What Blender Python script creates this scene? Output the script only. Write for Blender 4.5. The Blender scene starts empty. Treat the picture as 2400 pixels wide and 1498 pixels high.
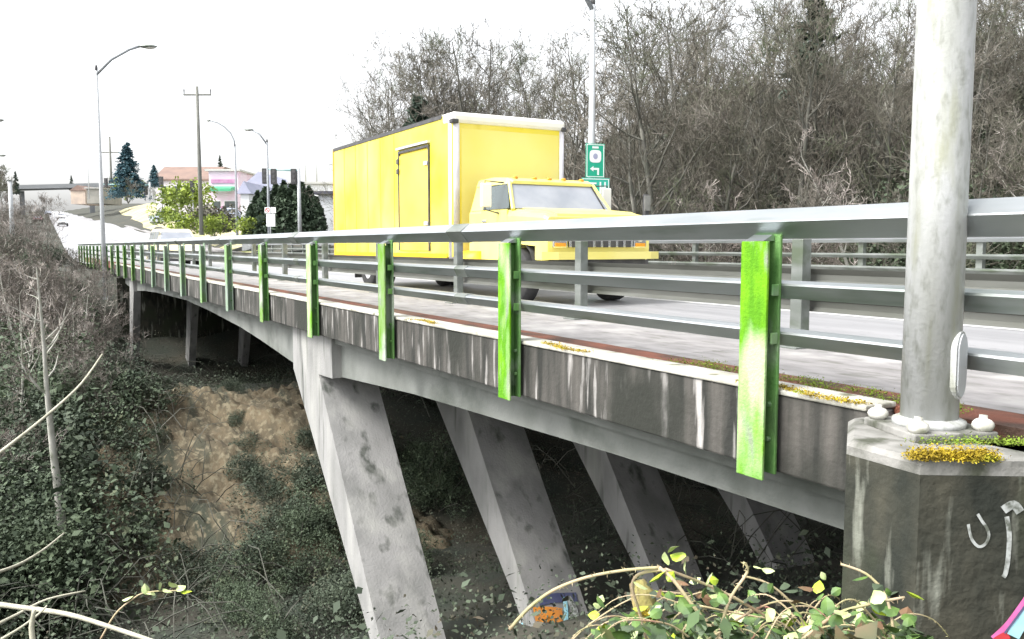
import bpy, bmesh, math, random
import numpy as np
from mathutils import Vector, Matrix

# ------------------------------------------------------------------ camera
S = bpy.context.scene
COL = S.collection
PHI = math.radians(29.8)          # the bridge runs along +Y, the view turns to its right
PIT = math.radians(4.92)
CAM = Vector((0.0, 0.0, 0.95))    # road surface on the bridge is Z = 0
FPX = 2000.0                      # focal length in photograph pixels (2400 wide)
cam_d = bpy.data.cameras.new('camera')
cam_d.sensor_width = 36.0
cam_d.lens = 36.0 * FPX / 2400.0
cam_d.clip_start = 0.05
cam_d.clip_end = 3000.0
cam = bpy.data.objects.new('camera', cam_d)
COL.objects.link(cam)
cam.location = CAM
cam.rotation_euler = (math.pi / 2 - PIT, 0, -PHI)
S.camera = cam

# ------------------------------------------------------------------ light
SUN_EL, SUN_AZ = math.radians(50), math.radians(274)   # azimuth from +Y clockwise: behind the camera, to the left
W = bpy.data.worlds.new('World')
S.world = W
W.use_nodes = True
wn = W.node_tree
wn.nodes.clear()
sky = wn.nodes.new('ShaderNodeTexSky')
sky.sky_type = 'NISHITA'
sky.sun_disc = False
sky.sun_elevation = SUN_EL
sky.sun_rotation = SUN_AZ
sky.air_density = 1.0
sky.dust_density = 4.0
hsv = wn.nodes.new('ShaderNodeHueSaturation')
hsv.inputs['Saturation'].default_value = 0.12
hsv.inputs['Value'].default_value = 1.2
bg = wn.nodes.new('ShaderNodeBackground')
bg.inputs['Strength'].default_value = 0.15
wo = wn.nodes.new('ShaderNodeOutputWorld')
wn.links.new(sky.outputs[0], hsv.inputs['Color'])
wn.links.new(hsv.outputs[0], bg.inputs[0])
wn.links.new(bg.outputs[0], wo.inputs[0])
sun_d = bpy.data.lights.new('sun', 'SUN')
sun_d.energy = 1.2
sun_d.angle = math.radians(20)
sun_d.color = (1.0, 0.96, 0.9)
sun = bpy.data.objects.new('sun', sun_d)
COL.objects.link(sun)
sd = Vector((math.sin(SUN_AZ) * math.cos(SUN_EL), math.cos(SUN_AZ) * math.cos(SUN_EL), math.sin(SUN_EL)))
sun.rotation_euler = sd.to_track_quat('Z', 'Y').to_euler()
sun.location = (-20, -20, 40)
S.view_settings.view_transform = 'Standard'
S.view_settings.look = 'None'
S.view_settings.exposure = 1.35
S.view_settings.gamma = 1.0
S.view_settings.use_curve_mapping = False
S.render.engine = 'CYCLES'
S.cycles.max_bounces = 6
S.cycles.use_denoising = True

# ------------------------------------------------------------------ helpers
random.seed(7)
RNG = np.random.default_rng(7)
Fv = Vector((math.sin(PHI) * math.cos(PIT), math.cos(PHI) * math.cos(PIT), -math.sin(PIT)))
Rv = Vector((math.cos(PHI), -math.sin(PHI), 0))
Uv = Rv.cross(Fv)

def ray(x, y):
    return Fv + Rv * ((x - 1200) / FPX) - Uv * ((y - 749) / FPX)
def at(x, y, depth):
    """place in the world at a distance along the view axis"""
    return CAM + ray(x, y) * depth
def on_z(x, y, z):
    r = ray(x, y)
    return CAM + r * ((z - CAM.z) / r.z)
def on_plane(x, y, p, n):
    r = ray(x, y)
    return CAM + r * ((Vector(p) - CAM).dot(n) / r.dot(n))
def image_x(p):
    d = Vector(p) - CAM
    return 1200 + FPX * d.dot(Rv) / max(d.dot(Fv), 0.01)

MATS = {}
def mat(name, c1, c2=None, rough=0.7, scale=3.0, stretch=(1, 1, 1), lo=0.35, hi=0.65, c3=None, scale3=1.0,
        lo3=0.55, hi3=0.7, stretch3=None, bump=0.0, bscale=30.0, metal=0.0, spec=0.5, detail=6.0, coord='Object', trans=0.0, c4=None, scale4=1.0, lo4=0.5, hi4=0.65, stretch4=(1, 1, 1), boards=0):
    """procedural surface: two tones mixed by noise, a third by a second noise, fine relief"""
    if name in MATS:
        return MATS[name]
    m = bpy.data.materials.new(name)
    m.use_nodes = True
    nt = m.node_tree
    b = nt.nodes['Principled BSDF']
    b.inputs['Roughness'].default_value = rough
    b.inputs['Metallic'].default_value = metal
    b.inputs['Specular IOR Level'].default_value = spec
    b.inputs['Base Color'].default_value = (*c1, 1)
    tc = nt.nodes.new('ShaderNodeTexCoord')
    def noise(sc, st, dt):
        mp = nt.nodes.new('ShaderNodeMapping')
        mp.inputs['Scale'].default_value = st
        nt.links.new(tc.outputs[coord], mp.inputs[0])
        n = nt.nodes.new('ShaderNodeTexNoise')
        n.inputs['Scale'].default_value = sc
        n.inputs['Detail'].default_value = dt
        nt.links.new(mp.outputs[0], n.inputs['Vector'])
        return n
    out = None
    if c2 is not None:
        n = noise(scale, stretch, detail)
        r = nt.nodes.new('ShaderNodeMapRange')
        r.inputs[1].default_value = lo
        r.inputs[2].default_value = hi
        nt.links.new(n.outputs[0], r.inputs[0])
        mx = nt.nodes.new('ShaderNodeMix')
        mx.data_type = 'RGBA'
        mx.inputs[6].default_value = (*c1, 1)
        mx.inputs[7].default_value = (*c2, 1)
        nt.links.new(r.outputs[0], mx.inputs[0])
        out = mx.outputs[2]
    for cc, sc_, st_, l_, h_ in ((c3, scale3, stretch3 or stretch, lo3, hi3), (c4, scale4, stretch4, lo4, hi4)):
        if cc is None:
            continue
        n = noise(sc_, st_, 5.0)
        r = nt.nodes.new('ShaderNodeMapRange')
        r.inputs[1].default_value = l_
        r.inputs[2].default_value = h_
        nt.links.new(n.outputs[0], r.inputs[0])
        mx = nt.nodes.new('ShaderNodeMix')
        mx.data_type = 'RGBA'
        nt.links.new(r.outputs[0], mx.inputs[0])
        if out is None:
            mx.inputs[6].default_value = (*c1, 1)
        else:
            nt.links.new(out, mx.inputs[6])
        mx.inputs[7].default_value = (*cc, 1)
        out = mx.outputs[2]
    if out is not None:
        nt.links.new(out, b.inputs['Base Color'])
    if bump > 0:
        n = noise(bscale, (1, 1, 1), 6.0)
        bp = nt.nodes.new('ShaderNodeBump')
        bp.inputs['Strength'].default_value = bump
        bp.inputs['Distance'].default_value = 0.02
        nt.links.new(n.outputs[0], bp.inputs['Height'])
        nt.links.new(bp.outputs[0], b.inputs['Normal'])
    if boards > 0:
        mp = nt.nodes.new('ShaderNodeMapping')
        mp.inputs['Scale'].default_value = (boards, 0, 0)
        wv = nt.nodes.new('ShaderNodeTexWave')
        wv.inputs['Scale'].default_value = 1.0
        wv.inputs['Distortion'].default_value = 0.0
        wv.wave_profile = 'SAW'
        bq = nt.nodes.new('ShaderNodeBump')
        bq.inputs['Strength'].default_value = 0.5
        bq.inputs['Distance'].default_value = 0.006
        nt.links.new(tc.outputs[coord], mp.inputs[0])
        nt.links.new(mp.outputs[0], wv.inputs['Vector'])
        nt.links.new(wv.outputs['Fac'], bq.inputs['Height'])
        if bump > 0:
            nt.links.new(bp.outputs[0], bq.inputs['Normal'])
        nt.links.new(bq.outputs[0], b.inputs['Normal'])
    if trans > 0:
        b.inputs['Transmission Weight'].default_value = trans
    MATS[name] = m
    return m

class MB:
    """collects shapes and links them as ONE mesh object"""
    def __init__(self):
        self.v, self.f = [], []
    def add(self, vs, fs):
        o = len(self.v)
        self.v.extend([tuple(p) for p in vs])
        self.f.extend([tuple(i + o for i in f) for f in fs])
        return self
    def box(self, x0, x1, y0, y1, z0, z1):
        return self.add([(x0, y0, z0), (x1, y0, z0), (x1, y1, z0), (x0, y1, z0), (x0, y0, z1), (x1, y0, z1), (x1, y1, z1), (x0, y1, z1)],
                        [(0, 3, 2, 1), (4, 5, 6, 7), (0, 1, 5, 4), (1, 2, 6, 5), (2, 3, 7, 6), (3, 0, 4, 7)])
    def rbox(self, x0, x1, y0, y1, z0, z1, c):
        """box with chamfered edges"""
        bm = bmesh.new()
        bmesh.ops.create_cube(bm, size=1.0)
        for v in bm.verts:
            v.co = Vector(((x0 + x1) / 2 + v.co.x * (x1 - x0), (y0 + y1) / 2 + v.co.y * (y1 - y0), (z0 + z1) / 2 + v.co.z * (z1 - z0)))
        bmesh.ops.bevel(bm, geom=bm.edges[:], offset=c, segments=2, affect='EDGES', profile=0.5)
        return self.bm(bm)
    def bm(self, bm):
        bm.verts.index_update()
        self.add([v.co[:] for v in bm.verts], [[v.index for v in f.verts] for f in bm.faces])
        bm.free()
        return self
    def prism(self, poly, axis, a, b):
        """poly in the plane normal to axis (0:x -> (y,z), 1:y -> (x,z), 2:z -> (x,y)) pushed from a to b"""
        n = len(poly)
        def mk(p, h):
            return {0: (h, p[0], p[1]), 1: (p[0], h, p[1]), 2: (p[0], p[1], h)}[axis]
        vs = [mk(p, a) for p in poly] + [mk(p, b) for p in poly]
        fs = [tuple(range(n))[::-1], tuple(range(n, 2 * n))] + [(i, (i + 1) % n, n + (i + 1) % n, n + i) for i in range(n)]
        return self.add(vs, fs)
    def tube(self, pts, rad, n=8, cap=True):
        pts = [Vector(p) for p in pts]
        if not hasattr(rad, '__len__'):
            rad = [rad] * len(pts)
        o = len(self.v)
        up = Vector((0.31, 0.17, 0.93))
        for i, p in enumerate(pts):
            d = (pts[min(i + 1, len(pts) - 1)] - pts[max(i - 1, 0)]).normalized()
            s = d.cross(up)
            if s.length < 0.05:
                s = d.cross(Vector((1, 0, 0)))
            s.normalize()
            t = d.cross(s)
            for k in range(n):
                a = 2 * math.pi * k / n
                self.v.append(tuple(p + (s * math.cos(a) + t * math.sin(a)) * rad[i]))
        for i in range(len(pts) - 1):
            for k in range(n):
                a, b = o + i * n + k, o + i * n + (k + 1) % n
                self.f.append((a, b, b + n, a + n))
        if cap:
            self.f.append(tuple(o + k for k in range(n))[::-1])
            self.f.append(tuple(o + (len(pts) - 1) * n + k for k in range(n)))
        return self
    def ball(self, c, r, seg=10, rings=6):
        bm = bmesh.new()
        bmesh.ops.create_uvsphere(bm, u_segments=seg, v_segments=rings, radius=1.0)
        r = r if hasattr(r, '__len__') else (r, r, r)
        for v in bm.verts:
            v.co = Vector((c[0] + v.co.x * r[0], c[1] + v.co.y * r[1], c[2] + v.co.z * r[2]))
        return self.bm(bm)
    def mesh(self, name, m, smooth=False):
        me = bpy.data.meshes.new(name)
        me.from_pydata(self.v, [], self.f)
        me.materials.append(m)
        if smooth:
            me.shade_smooth()
        me.update()
        return me
    def build(self, name, m, parent=None, smooth=False, loc=None):
        return link(name, self.mesh(name, m, smooth), parent, loc)

def link(name, me, parent=None, loc=None):
    o = bpy.data.objects.new(name, me)
    COL.objects.link(o)
    if parent is not None:
        o.parent = parent
    if loc is not None:
        o.location = loc
    return o
def tag(o, label=None, cat=None, group=None, kind=None):
    if label: o['label'] = label
    if cat: o['category'] = cat
    if group: o['group'] = group
    if kind: o['kind'] = kind
    return o
def thing(name, label, cat, loc=(0, 0, 0), rz=0.0, group=None):
    o = link(name, None, None, loc)
    o.rotation_euler = (0, 0, rz)
    o.empty_display_size = 0.2
    return tag(o, label, cat, group)
def copy_tree(root, loc, rz, sc=1.0, label=None, group=None):
    r = root.copy()
    COL.objects.link(r)
    r.location = loc
    r.rotation_euler = (0, 0, rz)
    r.scale = (sc, sc, sc)
    if label: r['label'] = label
    if group: r['group'] = group
    for ch in list(root.children):
        c = ch.copy(); COL.objects.link(c); c.parent = r
        for g in list(ch.children):
            d = g.copy(); COL.objects.link(d); d.parent = c
    return r
def quads_mesh(name, verts, nper, m):
    """many separate n-gons from a numpy array (count*nper, 3)"""
    me = bpy.data.meshes.new(name)
    nv = len(verts)
    nf = nv // nper
    me.vertices.add(nv)
    me.vertices.foreach_set('co', np.asarray(verts, dtype=np.float32).ravel())
    me.loops.add(nv)
    me.loops.foreach_set('vertex_index', np.arange(nv, dtype=np.int32))
    me.polygons.add(nf)
    me.polygons.foreach_set('loop_start', np.arange(0, nv, nper, dtype=np.int32))
    me.materials.append(m)
    me.update(calc_edges=True)
    return me
def leaf_cloud(centres, size, up=0.6, rng=RNG):
    """a diamond leaf at every centre, turned at random, leaning to face up"""
    n = len(centres)
    nrm = rng.normal(size=(n, 3))
    nrm /= np.linalg.norm(nrm, axis=1, keepdims=True)
    nrm[:, 2] = np.abs(nrm[:, 2]) + up
    nrm /= np.linalg.norm(nrm, axis=1, keepdims=True)
    t = rng.normal(size=(n, 3))
    t -= nrm * np.sum(t * nrm, axis=1, keepdims=True)
    t /= np.linalg.norm(t, axis=1, keepdims=True)
    s = np.cross(nrm, t)
    L = (size * rng.uniform(0.4, 1.15, n) * np.where(rng.random(n) < 0.16, 1.8, 1.0))[:, None]
    c = np.asarray(centres)
    v = np.stack([c - t * L * 0.5, c + s * L * 0.34 - t * L * 0.08, c + t * L * 0.55 - nrm * L * 0.12, c - s * L * 0.34 - t * L * 0.08], axis=1)
    return v.reshape(-1, 3)

# ------------------------------------------------------------------ materials
CONC = mat('weathered_concrete', (0.20, 0.21, 0.197), (0.14, 0.15, 0.137), rough=0.9, scale=2.2, c3=(0.07, 0.08, 0.068), scale3=1.1, lo3=0.56, hi3=0.75, bump=0.25, bscale=40)
LEGC = mat('grey_leg_concrete', (0.29, 0.288, 0.282), (0.20, 0.202, 0.195), rough=0.9, scale=2.4, stretch=(1, 1, 0.5), lo=0.4, hi=0.65, c3=(0.075, 0.082, 0.072), scale3=2.4, stretch3=(2.2, 2.2, 0.3), lo3=0.57, hi3=0.70, c4=(0.36, 0.36, 0.34), scale4=1.2, lo4=0.52, hi4=0.7, stretch4=(2, 2, 0.4), bump=0.3, bscale=35, boards=2.2)
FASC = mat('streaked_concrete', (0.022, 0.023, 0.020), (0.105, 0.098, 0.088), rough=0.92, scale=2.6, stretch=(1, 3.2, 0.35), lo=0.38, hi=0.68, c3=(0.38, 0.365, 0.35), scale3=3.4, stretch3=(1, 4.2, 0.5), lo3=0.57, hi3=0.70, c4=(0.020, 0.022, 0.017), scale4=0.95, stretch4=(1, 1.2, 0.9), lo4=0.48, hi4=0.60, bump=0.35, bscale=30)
KERBT = mat('pale_kerb_concrete', (0.52, 0.51, 0.46), (0.34, 0.33, 0.28), rough=0.85, scale=4, lo=0.4, hi=0.62, c3=(0.14, 0.14, 0.085), scale3=7, lo3=0.58, hi3=0.70, bump=0.3)
WALLM = mat('mossy_wall_concrete', (0.016, 0.019, 0.014), (0.055, 0.053, 0.038), rough=0.95, scale=4.6, stretch=(1.4, 1.4, 0.7), lo=0.36, hi=0.68, c3=(0.24, 0.25, 0.21), scale3=3.8, stretch3=(2.4, 2.4, 0.4), lo3=0.56, hi3=0.68, c4=(0.030, 0.038, 0.020), scale4=2.0, lo4=0.48, hi4=0.62, stretch4=(1, 1, 0.6), bump=0.6, bscale=22)
CAPM = mat('pedestal_cap_concrete', (0.26, 0.255, 0.24), (0.15, 0.15, 0.135), rough=0.9, scale=8, lo=0.38, hi=0.62, c3=(0.06, 0.065, 0.045), scale3=6, lo3=0.54, hi3=0.66, bump=0.4)
WALK = mat('pale_sidewalk', (0.30, 0.288, 0.288), (0.21, 0.203, 0.20), rough=0.6, scale=4.5, stretch=(2, 0.8, 1), c3=(0.13, 0.13, 0.11), scale3=6, lo3=0.55, hi3=0.75, c4=(0.40, 0.39, 0.38), scale4=2.0, lo4=0.52, hi4=0.7, bump=0.2)
RUST = mat('rust_brown_litter', (0.21, 0.075, 0.045), (0.085, 0.05, 0.035), rough=0.9, scale=5, stretch=(1, 0.5, 1), lo=0.4, hi=0.6, c3=(0.16, 0.13, 0.085), scale3=1.2, stretch3=(1, 0.5, 1), bump=0.6, bscale=60)
ASPH = mat('wet_pale_roadway', (0.33, 0.33, 0.34), (0.26, 0.26, 0.27), rough=0.38, scale=1.2, stretch=(2.2, 0.25, 1), c3=(0.17, 0.17, 0.18), scale3=0.8, lo3=0.52, hi3=0.72, stretch3=(2.4, 0.12, 1), c4=(0.13, 0.13, 0.135), scale4=9, lo4=0.62, hi4=0.75, stretch4=(1, 0.4, 1), bump=0.08, bscale=120, spec=0.8)
PAINT = mat('road_paint', (0.8, 0.8, 0.78), (0.55, 0.55, 0.53), scale=8, rough=0.5)
YPAINT = mat('yellow_road_paint', (0.75, 0.5, 0.06), (0.55, 0.38, 0.1), scale=8, rough=0.5)
ALU = mat('weathered_aluminium', (0.52, 0.545, 0.56), (0.42, 0.455, 0.46), rough=0.38, scale=3, stretch=(3, 0.5, 3), c3=(0.25, 0.30, 0.25), scale3=2.2, lo3=0.56, hi3=0.75, metal=0.92, bump=0.03)
GALV = mat('dull_galvanised_steel', (0.27, 0.29, 0.275), (0.17, 0.19, 0.17), rough=0.5, scale=4, stretch=(2, 0.6, 2), metal=0.6, c3=(0.13, 0.16, 0.11), scale3=2.0)
BEAM = mat('dark_weathered_beam', (0.16, 0.165, 0.15), (0.10, 0.105, 0.09), rough=0.55, scale=3, stretch=(2, 0.3, 2), metal=0.5, c3=(0.06, 0.065, 0.05), scale3=2.0)
ALGA = mat('bright_green_algae', (0.15, 0.38, 0.012), (0.09, 0.27, 0.012), rough=0.9, scale=5, stretch=(3, 3, 0.9), lo=0.4, hi=0.6, c3=(0.42, 0.56, 0.30), scale3=1.5, stretch3=(2.5, 2.5, 1.0), lo3=0.47, hi3=0.62, c4=(0.24, 0.29, 0.20), scale4=6, lo4=0.55, hi4=0.66, stretch4=(2, 2, 0.5), bump=0.35, bscale=70, spec=0.2)
ALGA2 = mat('patchy_green_algae', (0.21, 0.31, 0.13), (0.13, 0.28, 0.03), rough=0.9, scale=5, stretch=(3, 3, 1), lo=0.4, hi=0.6, c3=(0.38, 0.45, 0.36), scale3=2.0, lo3=0.47, hi3=0.62, c4=(0.20, 0.23, 0.18), scale4=6, lo4=0.55, hi4=0.68, bump=0.3, bscale=70, spec=0.2)
ALGA3 = mat('grey_green_steel', (0.29, 0.34, 0.31), (0.17, 0.28, 0.15), rough=0.8, scale=4, stretch=(3, 3, 1), c3=(0.2, 0.33, 0.14), scale3=1.5, lo3=0.5, hi3=0.65, spec=0.3)
INNER = mat('shaded_mossy_green_steel', (0.085, 0.21, 0.055), (0.14, 0.27, 0.09), rough=0.9, scale=6, stretch=(3, 3, 0.8), c3=(0.05, 0.10, 0.04), scale3=3, lo3=0.54, hi3=0.68, c4=(0.28, 0.34, 0.26), scale4=2.5, lo4=0.54, hi4=0.66, bump=0.3, bscale=60, spec=0.2)  # mossier green, with the shade on web and inner flange painted in
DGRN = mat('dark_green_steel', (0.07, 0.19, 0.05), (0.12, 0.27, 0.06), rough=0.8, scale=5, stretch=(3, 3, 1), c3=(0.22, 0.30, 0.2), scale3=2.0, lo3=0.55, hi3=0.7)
POLE = mat('blotched_steel_pole', (0.47, 0.48, 0.48), (0.36, 0.37, 0.345), rough=0.5, scale=7, stretch=(1.5, 1.5, 0.18), lo=0.38, hi=0.64, c3=(0.21, 0.22, 0.185), scale3=32, stretch3=(1, 1, 0.4), lo3=0.50, hi3=0.82, c4=(0.30, 0.31, 0.22), scale4=7.0, stretch4=(1.6, 1.6, 0.25), lo4=0.55, hi4=0.72, metal=0.1, bump=0.1, bscale=60)
PALEPOLE = mat('pale_lamp_pole', (0.50, 0.52, 0.54), (0.42, 0.44, 0.45), rough=0.6, scale=3)
WHITE = mat('grimy_white_plastic', (0.58, 0.57, 0.53), (0.32, 0.32, 0.26), rough=0.6, scale=26, lo=0.42, hi=0.66)
MOSSY = mat('yellow_moss', (0.42, 0.31, 0.015), (0.24, 0.17, 0.015), rough=1.0, scale=14, c3=(0.30, 0.36, 0.02), scale3=6, lo3=0.55, hi3=0.65)
MOSSG = mat('green_moss', (0.22, 0.34, 0.02), (0.13, 0.18, 0.03), rough=1.0, scale=14)
TYEL = mat('truck_yellow_paint', (0.74, 0.60, 0.02), (0.76, 0.65, 0.07), rough=0.5, scale=0.8, c3=(0.78, 0.70, 0.20), scale3=0.45, lo3=0.42, hi3=0.7, c4=(0.60, 0.47, 0.03), scale4=1.1, lo4=0.58, hi4=0.75, stretch4=(1, 1, 0.3), spec=0.4)
TCREAM = mat('pale_yellow_cab_paint', (0.76, 0.67, 0.17), (0.78, 0.70, 0.24), rough=0.3, scale=1.2, spec=0.5)
TSILV = mat('truck_aluminium_trim', (0.66, 0.65, 0.68), (0.56, 0.55, 0.58), rough=0.5, scale=4, metal=0.2)
TWHITE = mat('translucent_white_roof', (0.82, 0.81, 0.76), (0.75, 0.74, 0.68), rough=0.5, scale=2)
BLACK = mat('black_rubber', (0.02, 0.02, 0.02), (0.035, 0.035, 0.035), rough=0.8, scale=8)
DARK = mat('dark_steel', (0.045, 0.045, 0.05), (0.08, 0.08, 0.08), rough=0.6, scale=6)
CHROME = mat('chrome', (0.75, 0.76, 0.78), (0.66, 0.67, 0.68), rough=0.18, metal=0.9, scale=6)
GLASS = mat('window_glass', (0.03, 0.045, 0.045), (0.05, 0.07, 0.07), rough=0.04, spec=0.9, scale=2)
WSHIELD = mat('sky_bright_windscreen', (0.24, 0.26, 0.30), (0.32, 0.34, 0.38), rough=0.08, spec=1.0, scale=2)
LAMPG = mat('headlamp_glass', (0.75, 0.78, 0.78), (0.6, 0.66, 0.66), rough=0.15, scale=20)
AMBER = mat('amber_lens', (0.75, 0.32, 0.03), (0.6, 0.25, 0.02), rough=0.25, scale=9)
RED = mat('red_paint', (0.62, 0.05, 0.06), (0.5, 0.05, 0.06), rough=0.5, scale=9)
SIGNG = mat('sign_green', (0.005, 0.34, 0.20), (0.01, 0.38, 0.24), rough=0.45, scale=5)
SIGNT = mat('sign_teal_green', (0.02, 0.42, 0.30), (0.03, 0.46, 0.35), rough=0.45, scale=5)
SIGNW = mat('sign_white', (0.82, 0.83, 0.83), (0.76, 0.78, 0.78), rough=0.4, scale=5)
SIGNB = mat('sign_black', (0.03, 0.03, 0.03), (0.05, 0.05, 0.05), rough=0.5, scale=5)
WOODP = mat('grey_utility_pole_wood', (0.20, 0.20, 0.18), (0.12, 0.125, 0.11), rough=0.9, scale=3, stretch=(6, 6, 0.4))
BARK = mat('pale_alder_bark', (0.46, 0.45, 0.41), (0.30, 0.30, 0.26), rough=0.9, scale=5, stretch=(1, 1, 0.6), c3=(0.14, 0.16, 0.10), scale3=4, lo3=0.55, hi3=0.68)
BARKD = mat('grey_brown_bark', (0.13, 0.125, 0.11), (0.075, 0.078, 0.062), rough=0.9, scale=3, c3=(0.32, 0.31, 0.27), scale3=1.3, lo3=0.54, hi3=0.7)
TWIG = mat('grey_brown_twigs', (0.128, 0.112, 0.092), (0.082, 0.080, 0.060), rough=0.9, scale=0.35, c3=(0.27, 0.25, 0.22), scale3=0.6, lo3=0.53, hi3=0.66, c4=(0.085, 0.110, 0.055), scale4=0.22, lo4=0.48, hi4=0.60)
TWIGP = mat('pinkish_brown_twigs', (0.15, 0.125, 0.11), (0.075, 0.072, 0.058), rough=0.9, scale=0.7, c3=(0.40, 0.36, 0.33), scale3=1.1, lo3=0.52, hi3=0.64)
CANE = mat('pale_bramble_cane', (0.46, 0.36, 0.24), (0.33, 0.31, 0.15), rough=0.7, scale=12, c3=(0.42, 0.20, 0.15), scale3=5, lo3=0.6, hi3=0.7)
STICK = mat('pale_dead_stick', (0.50, 0.48, 0.38), (0.34, 0.33, 0.25), rough=0.8, scale=10)
LEAFD = mat('dark_evergreen_leaf', (0.046, 0.066, 0.042), (0.085, 0.115, 0.065), rough=0.7, scale=1.5, c3=(0.13, 0.14, 0.085), scale3=0.8, lo3=0.55, hi3=0.7, spec=0.3)
IVY = mat('ivy_and_bramble_leaf', (0.042, 0.058, 0.040), (0.080, 0.102, 0.066), rough=0.7, scale=0.9, c3=(0.125, 0.105, 0.075), scale3=0.6, lo3=0.54, hi3=0.66, spec=0.3)
LEAFB = mat('bramble_leaf_green', (0.12, 0.21, 0.04), (0.05, 0.105, 0.03), rough=0.5, scale=9)
LEAFP = mat('pale_bramble_leaf', (0.50, 0.56, 0.30), (0.34, 0.44, 0.16), rough=0.45, scale=6)
LEAFY = mat('yellow_green_leaf', (0.38, 0.50, 0.03), (0.30, 0.42, 0.04), rough=0.45, scale=6)
NEEDLE = mat('blue_green_needles', (0.050, 0.125, 0.150), (0.03, 0.075, 0.095), rough=0.7, scale=0.5)
NEEDLEG = mat('dark_green_needles', (0.04, 0.07, 0.045), (0.025, 0.045, 0.03), rough=0.7, scale=0.5)
HEDGE = mat('dark_hedge_leaf', (0.03, 0.052, 0.03), (0.05, 0.08, 0.042), rough=0.7, scale=0.8)
GRASSY = mat('yellow_green_bush', (0.24, 0.31, 0.03), (0.11, 0.16, 0.035), rough=0.8, scale=0.8)

# ------------------------------------------------------------------ ground, road
def road_z(t):
    return 0.0 if t < 62 else (0.0006 * (t - 62) ** 2 if t < 100 else 0.8664 + 0.0456 * (t - 100)) if t < 460 else 17.28
def lerp(x, xs, ys):
    return float(np.interp(x, xs, ys))
def smooth(e0, e1, x):
    u = min(max((x - e0) / (e1 - e0), 0), 1)
    return u * u * (3 - 2 * u)
def ground_z(a, t):
    prof = lerp(t, [-40, -2, 1.5, 4.0, 8.5, 13, 27, 31, 34.5, 40, 46, 2000], [-0.6, -0.62, -0.66, -1.7, -3.75, -4.72, -4.75, -4.45, -3.3, -0.9, -0.35, -0.35])
    bank = lerp(t, [13, 15, 17, 19.5, 22, 27, 31, 34.5], [-4.72, -4.8, -4.15, -3.35, -3.05, -3.4, -4.3, -3.3])
    if 13 < t < 34.5:
        k = smooth(-0.8, 1.2, a) * (1 - smooth(9, 12, a))
        prof = prof * (1 - k) + bank * k
    z = prof + (road_z(t) if t > 46 else 0)
    hill = 0.52 * max(a - 17.3, 0) if a < 40 else 11.8 + 0.1 * (a - 40)
    if t < 46:
        z += min(hill, 16) * smooth(15, 22, a)
    else:
        z += 0.0 + min(0.19 * max(a - 15.5, 0), 4.5 + 0.03 * max(a - 40, 0)) * smooth(46, 60, t)
    if a < 1:
        z += 0.03 * min(-min(a, 0), 40) * smooth(20, 45, t)
    n = 0.22 * math.sin(a * 0.83 + 1.3) * math.sin(t * 0.71) + 0.12 * math.sin(a * 2.1 + t * 1.7)
    rd = smooth(2.0, 4.0, a) * (1 - smooth(14.5, 17, a))
    if t > 38 or t < 0:
        n *= 1 - rd
    return z + n * 0.8
xs = np.unique(np.concatenate([np.arange(-12, 30, 0.6), np.arange(30, 80, 2.5), np.arange(80, 420, 20), -np.arange(12, 60, 3.0), -np.arange(60, 420, 30)]))
ys = np.unique(np.concatenate([np.arange(-6, 50, 0.6), np.arange(50, 130, 2.0), np.arange(130, 520, 10), np.arange(520, 1500, 90), -np.arange(6, 120, 12.0)]))
gv = [(a, t, ground_z(a, t)) for t in ys for a in xs]
nx = len(xs)
gf = [(j * nx + i, j * nx + i + 1, (j + 1) * nx + i + 1, (j + 1) * nx + i) for j in range(len(ys) - 1) for i in range(nx - 1)]
GROUND = mat('leaf_litter_soil', (0.034, 0.042, 0.032), (0.055, 0.052, 0.040), rough=1.0, scale=0.9, c3=(0.08, 0.07, 0.05), scale3=0.35, bump=0.8, bscale=6)
gnd = MB().add(gv, gf).build('ground', GROUND, smooth=True)
tag(gnd, kind='structure')
# bare dry earth bank under the deck, where the rain does not reach
DIRT = mat('dry_tan_earth', (0.145, 0.115, 0.072), (0.075, 0.064, 0.042), rough=1.0, scale=2.4, stretch=(2.4, 0.5, 0.5), lo=0.38, hi=0.64, c3=(0.050, 0.055, 0.038), scale3=0.9, stretch3=(2.0, 0.35, 0.4), lo3=0.50, hi3=0.62, c4=(0.19, 0.165, 0.11), scale4=6.0, lo4=0.52, hi4=0.62, stretch4=(1.5, 1, 1), bump=1.0, bscale=16)
dv, df = [], []
dx = np.arange(0.4, 7.8, 0.14); dy = np.arange(14.0, 24.2, 0.16)
for j, t in enumerate(dy):
    for i, a in enumerate(dx):
        e = min(a - 0.4, 7.55 - a, (t - 14.0) * 0.8, 23.9 - t)
        dv.append((a, t, ground_z(a, t) - 0.12 + 0.36 * smooth(0, 1.2, e) + 0.10 * math.sin(a * 2.9 + t * 0.6) * math.sin(t * 2.3 + a) + 0.07 * math.sin(a * 6.1 + t * 3.3) + 0.04 * math.sin(a * 13 - t * 9) + RNG.normal() * 0.035))
nd = len(dx)
df = [(j * nd + i, j * nd + i + 1, (j + 1) * nd + i + 1, (j + 1) * nd + i) for j in range(len(dy) - 1) for i in range(nd - 1)]
tag(MB().add(dv, df).build('bare_earth', DIRT, smooth=True), kind='structure')

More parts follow.
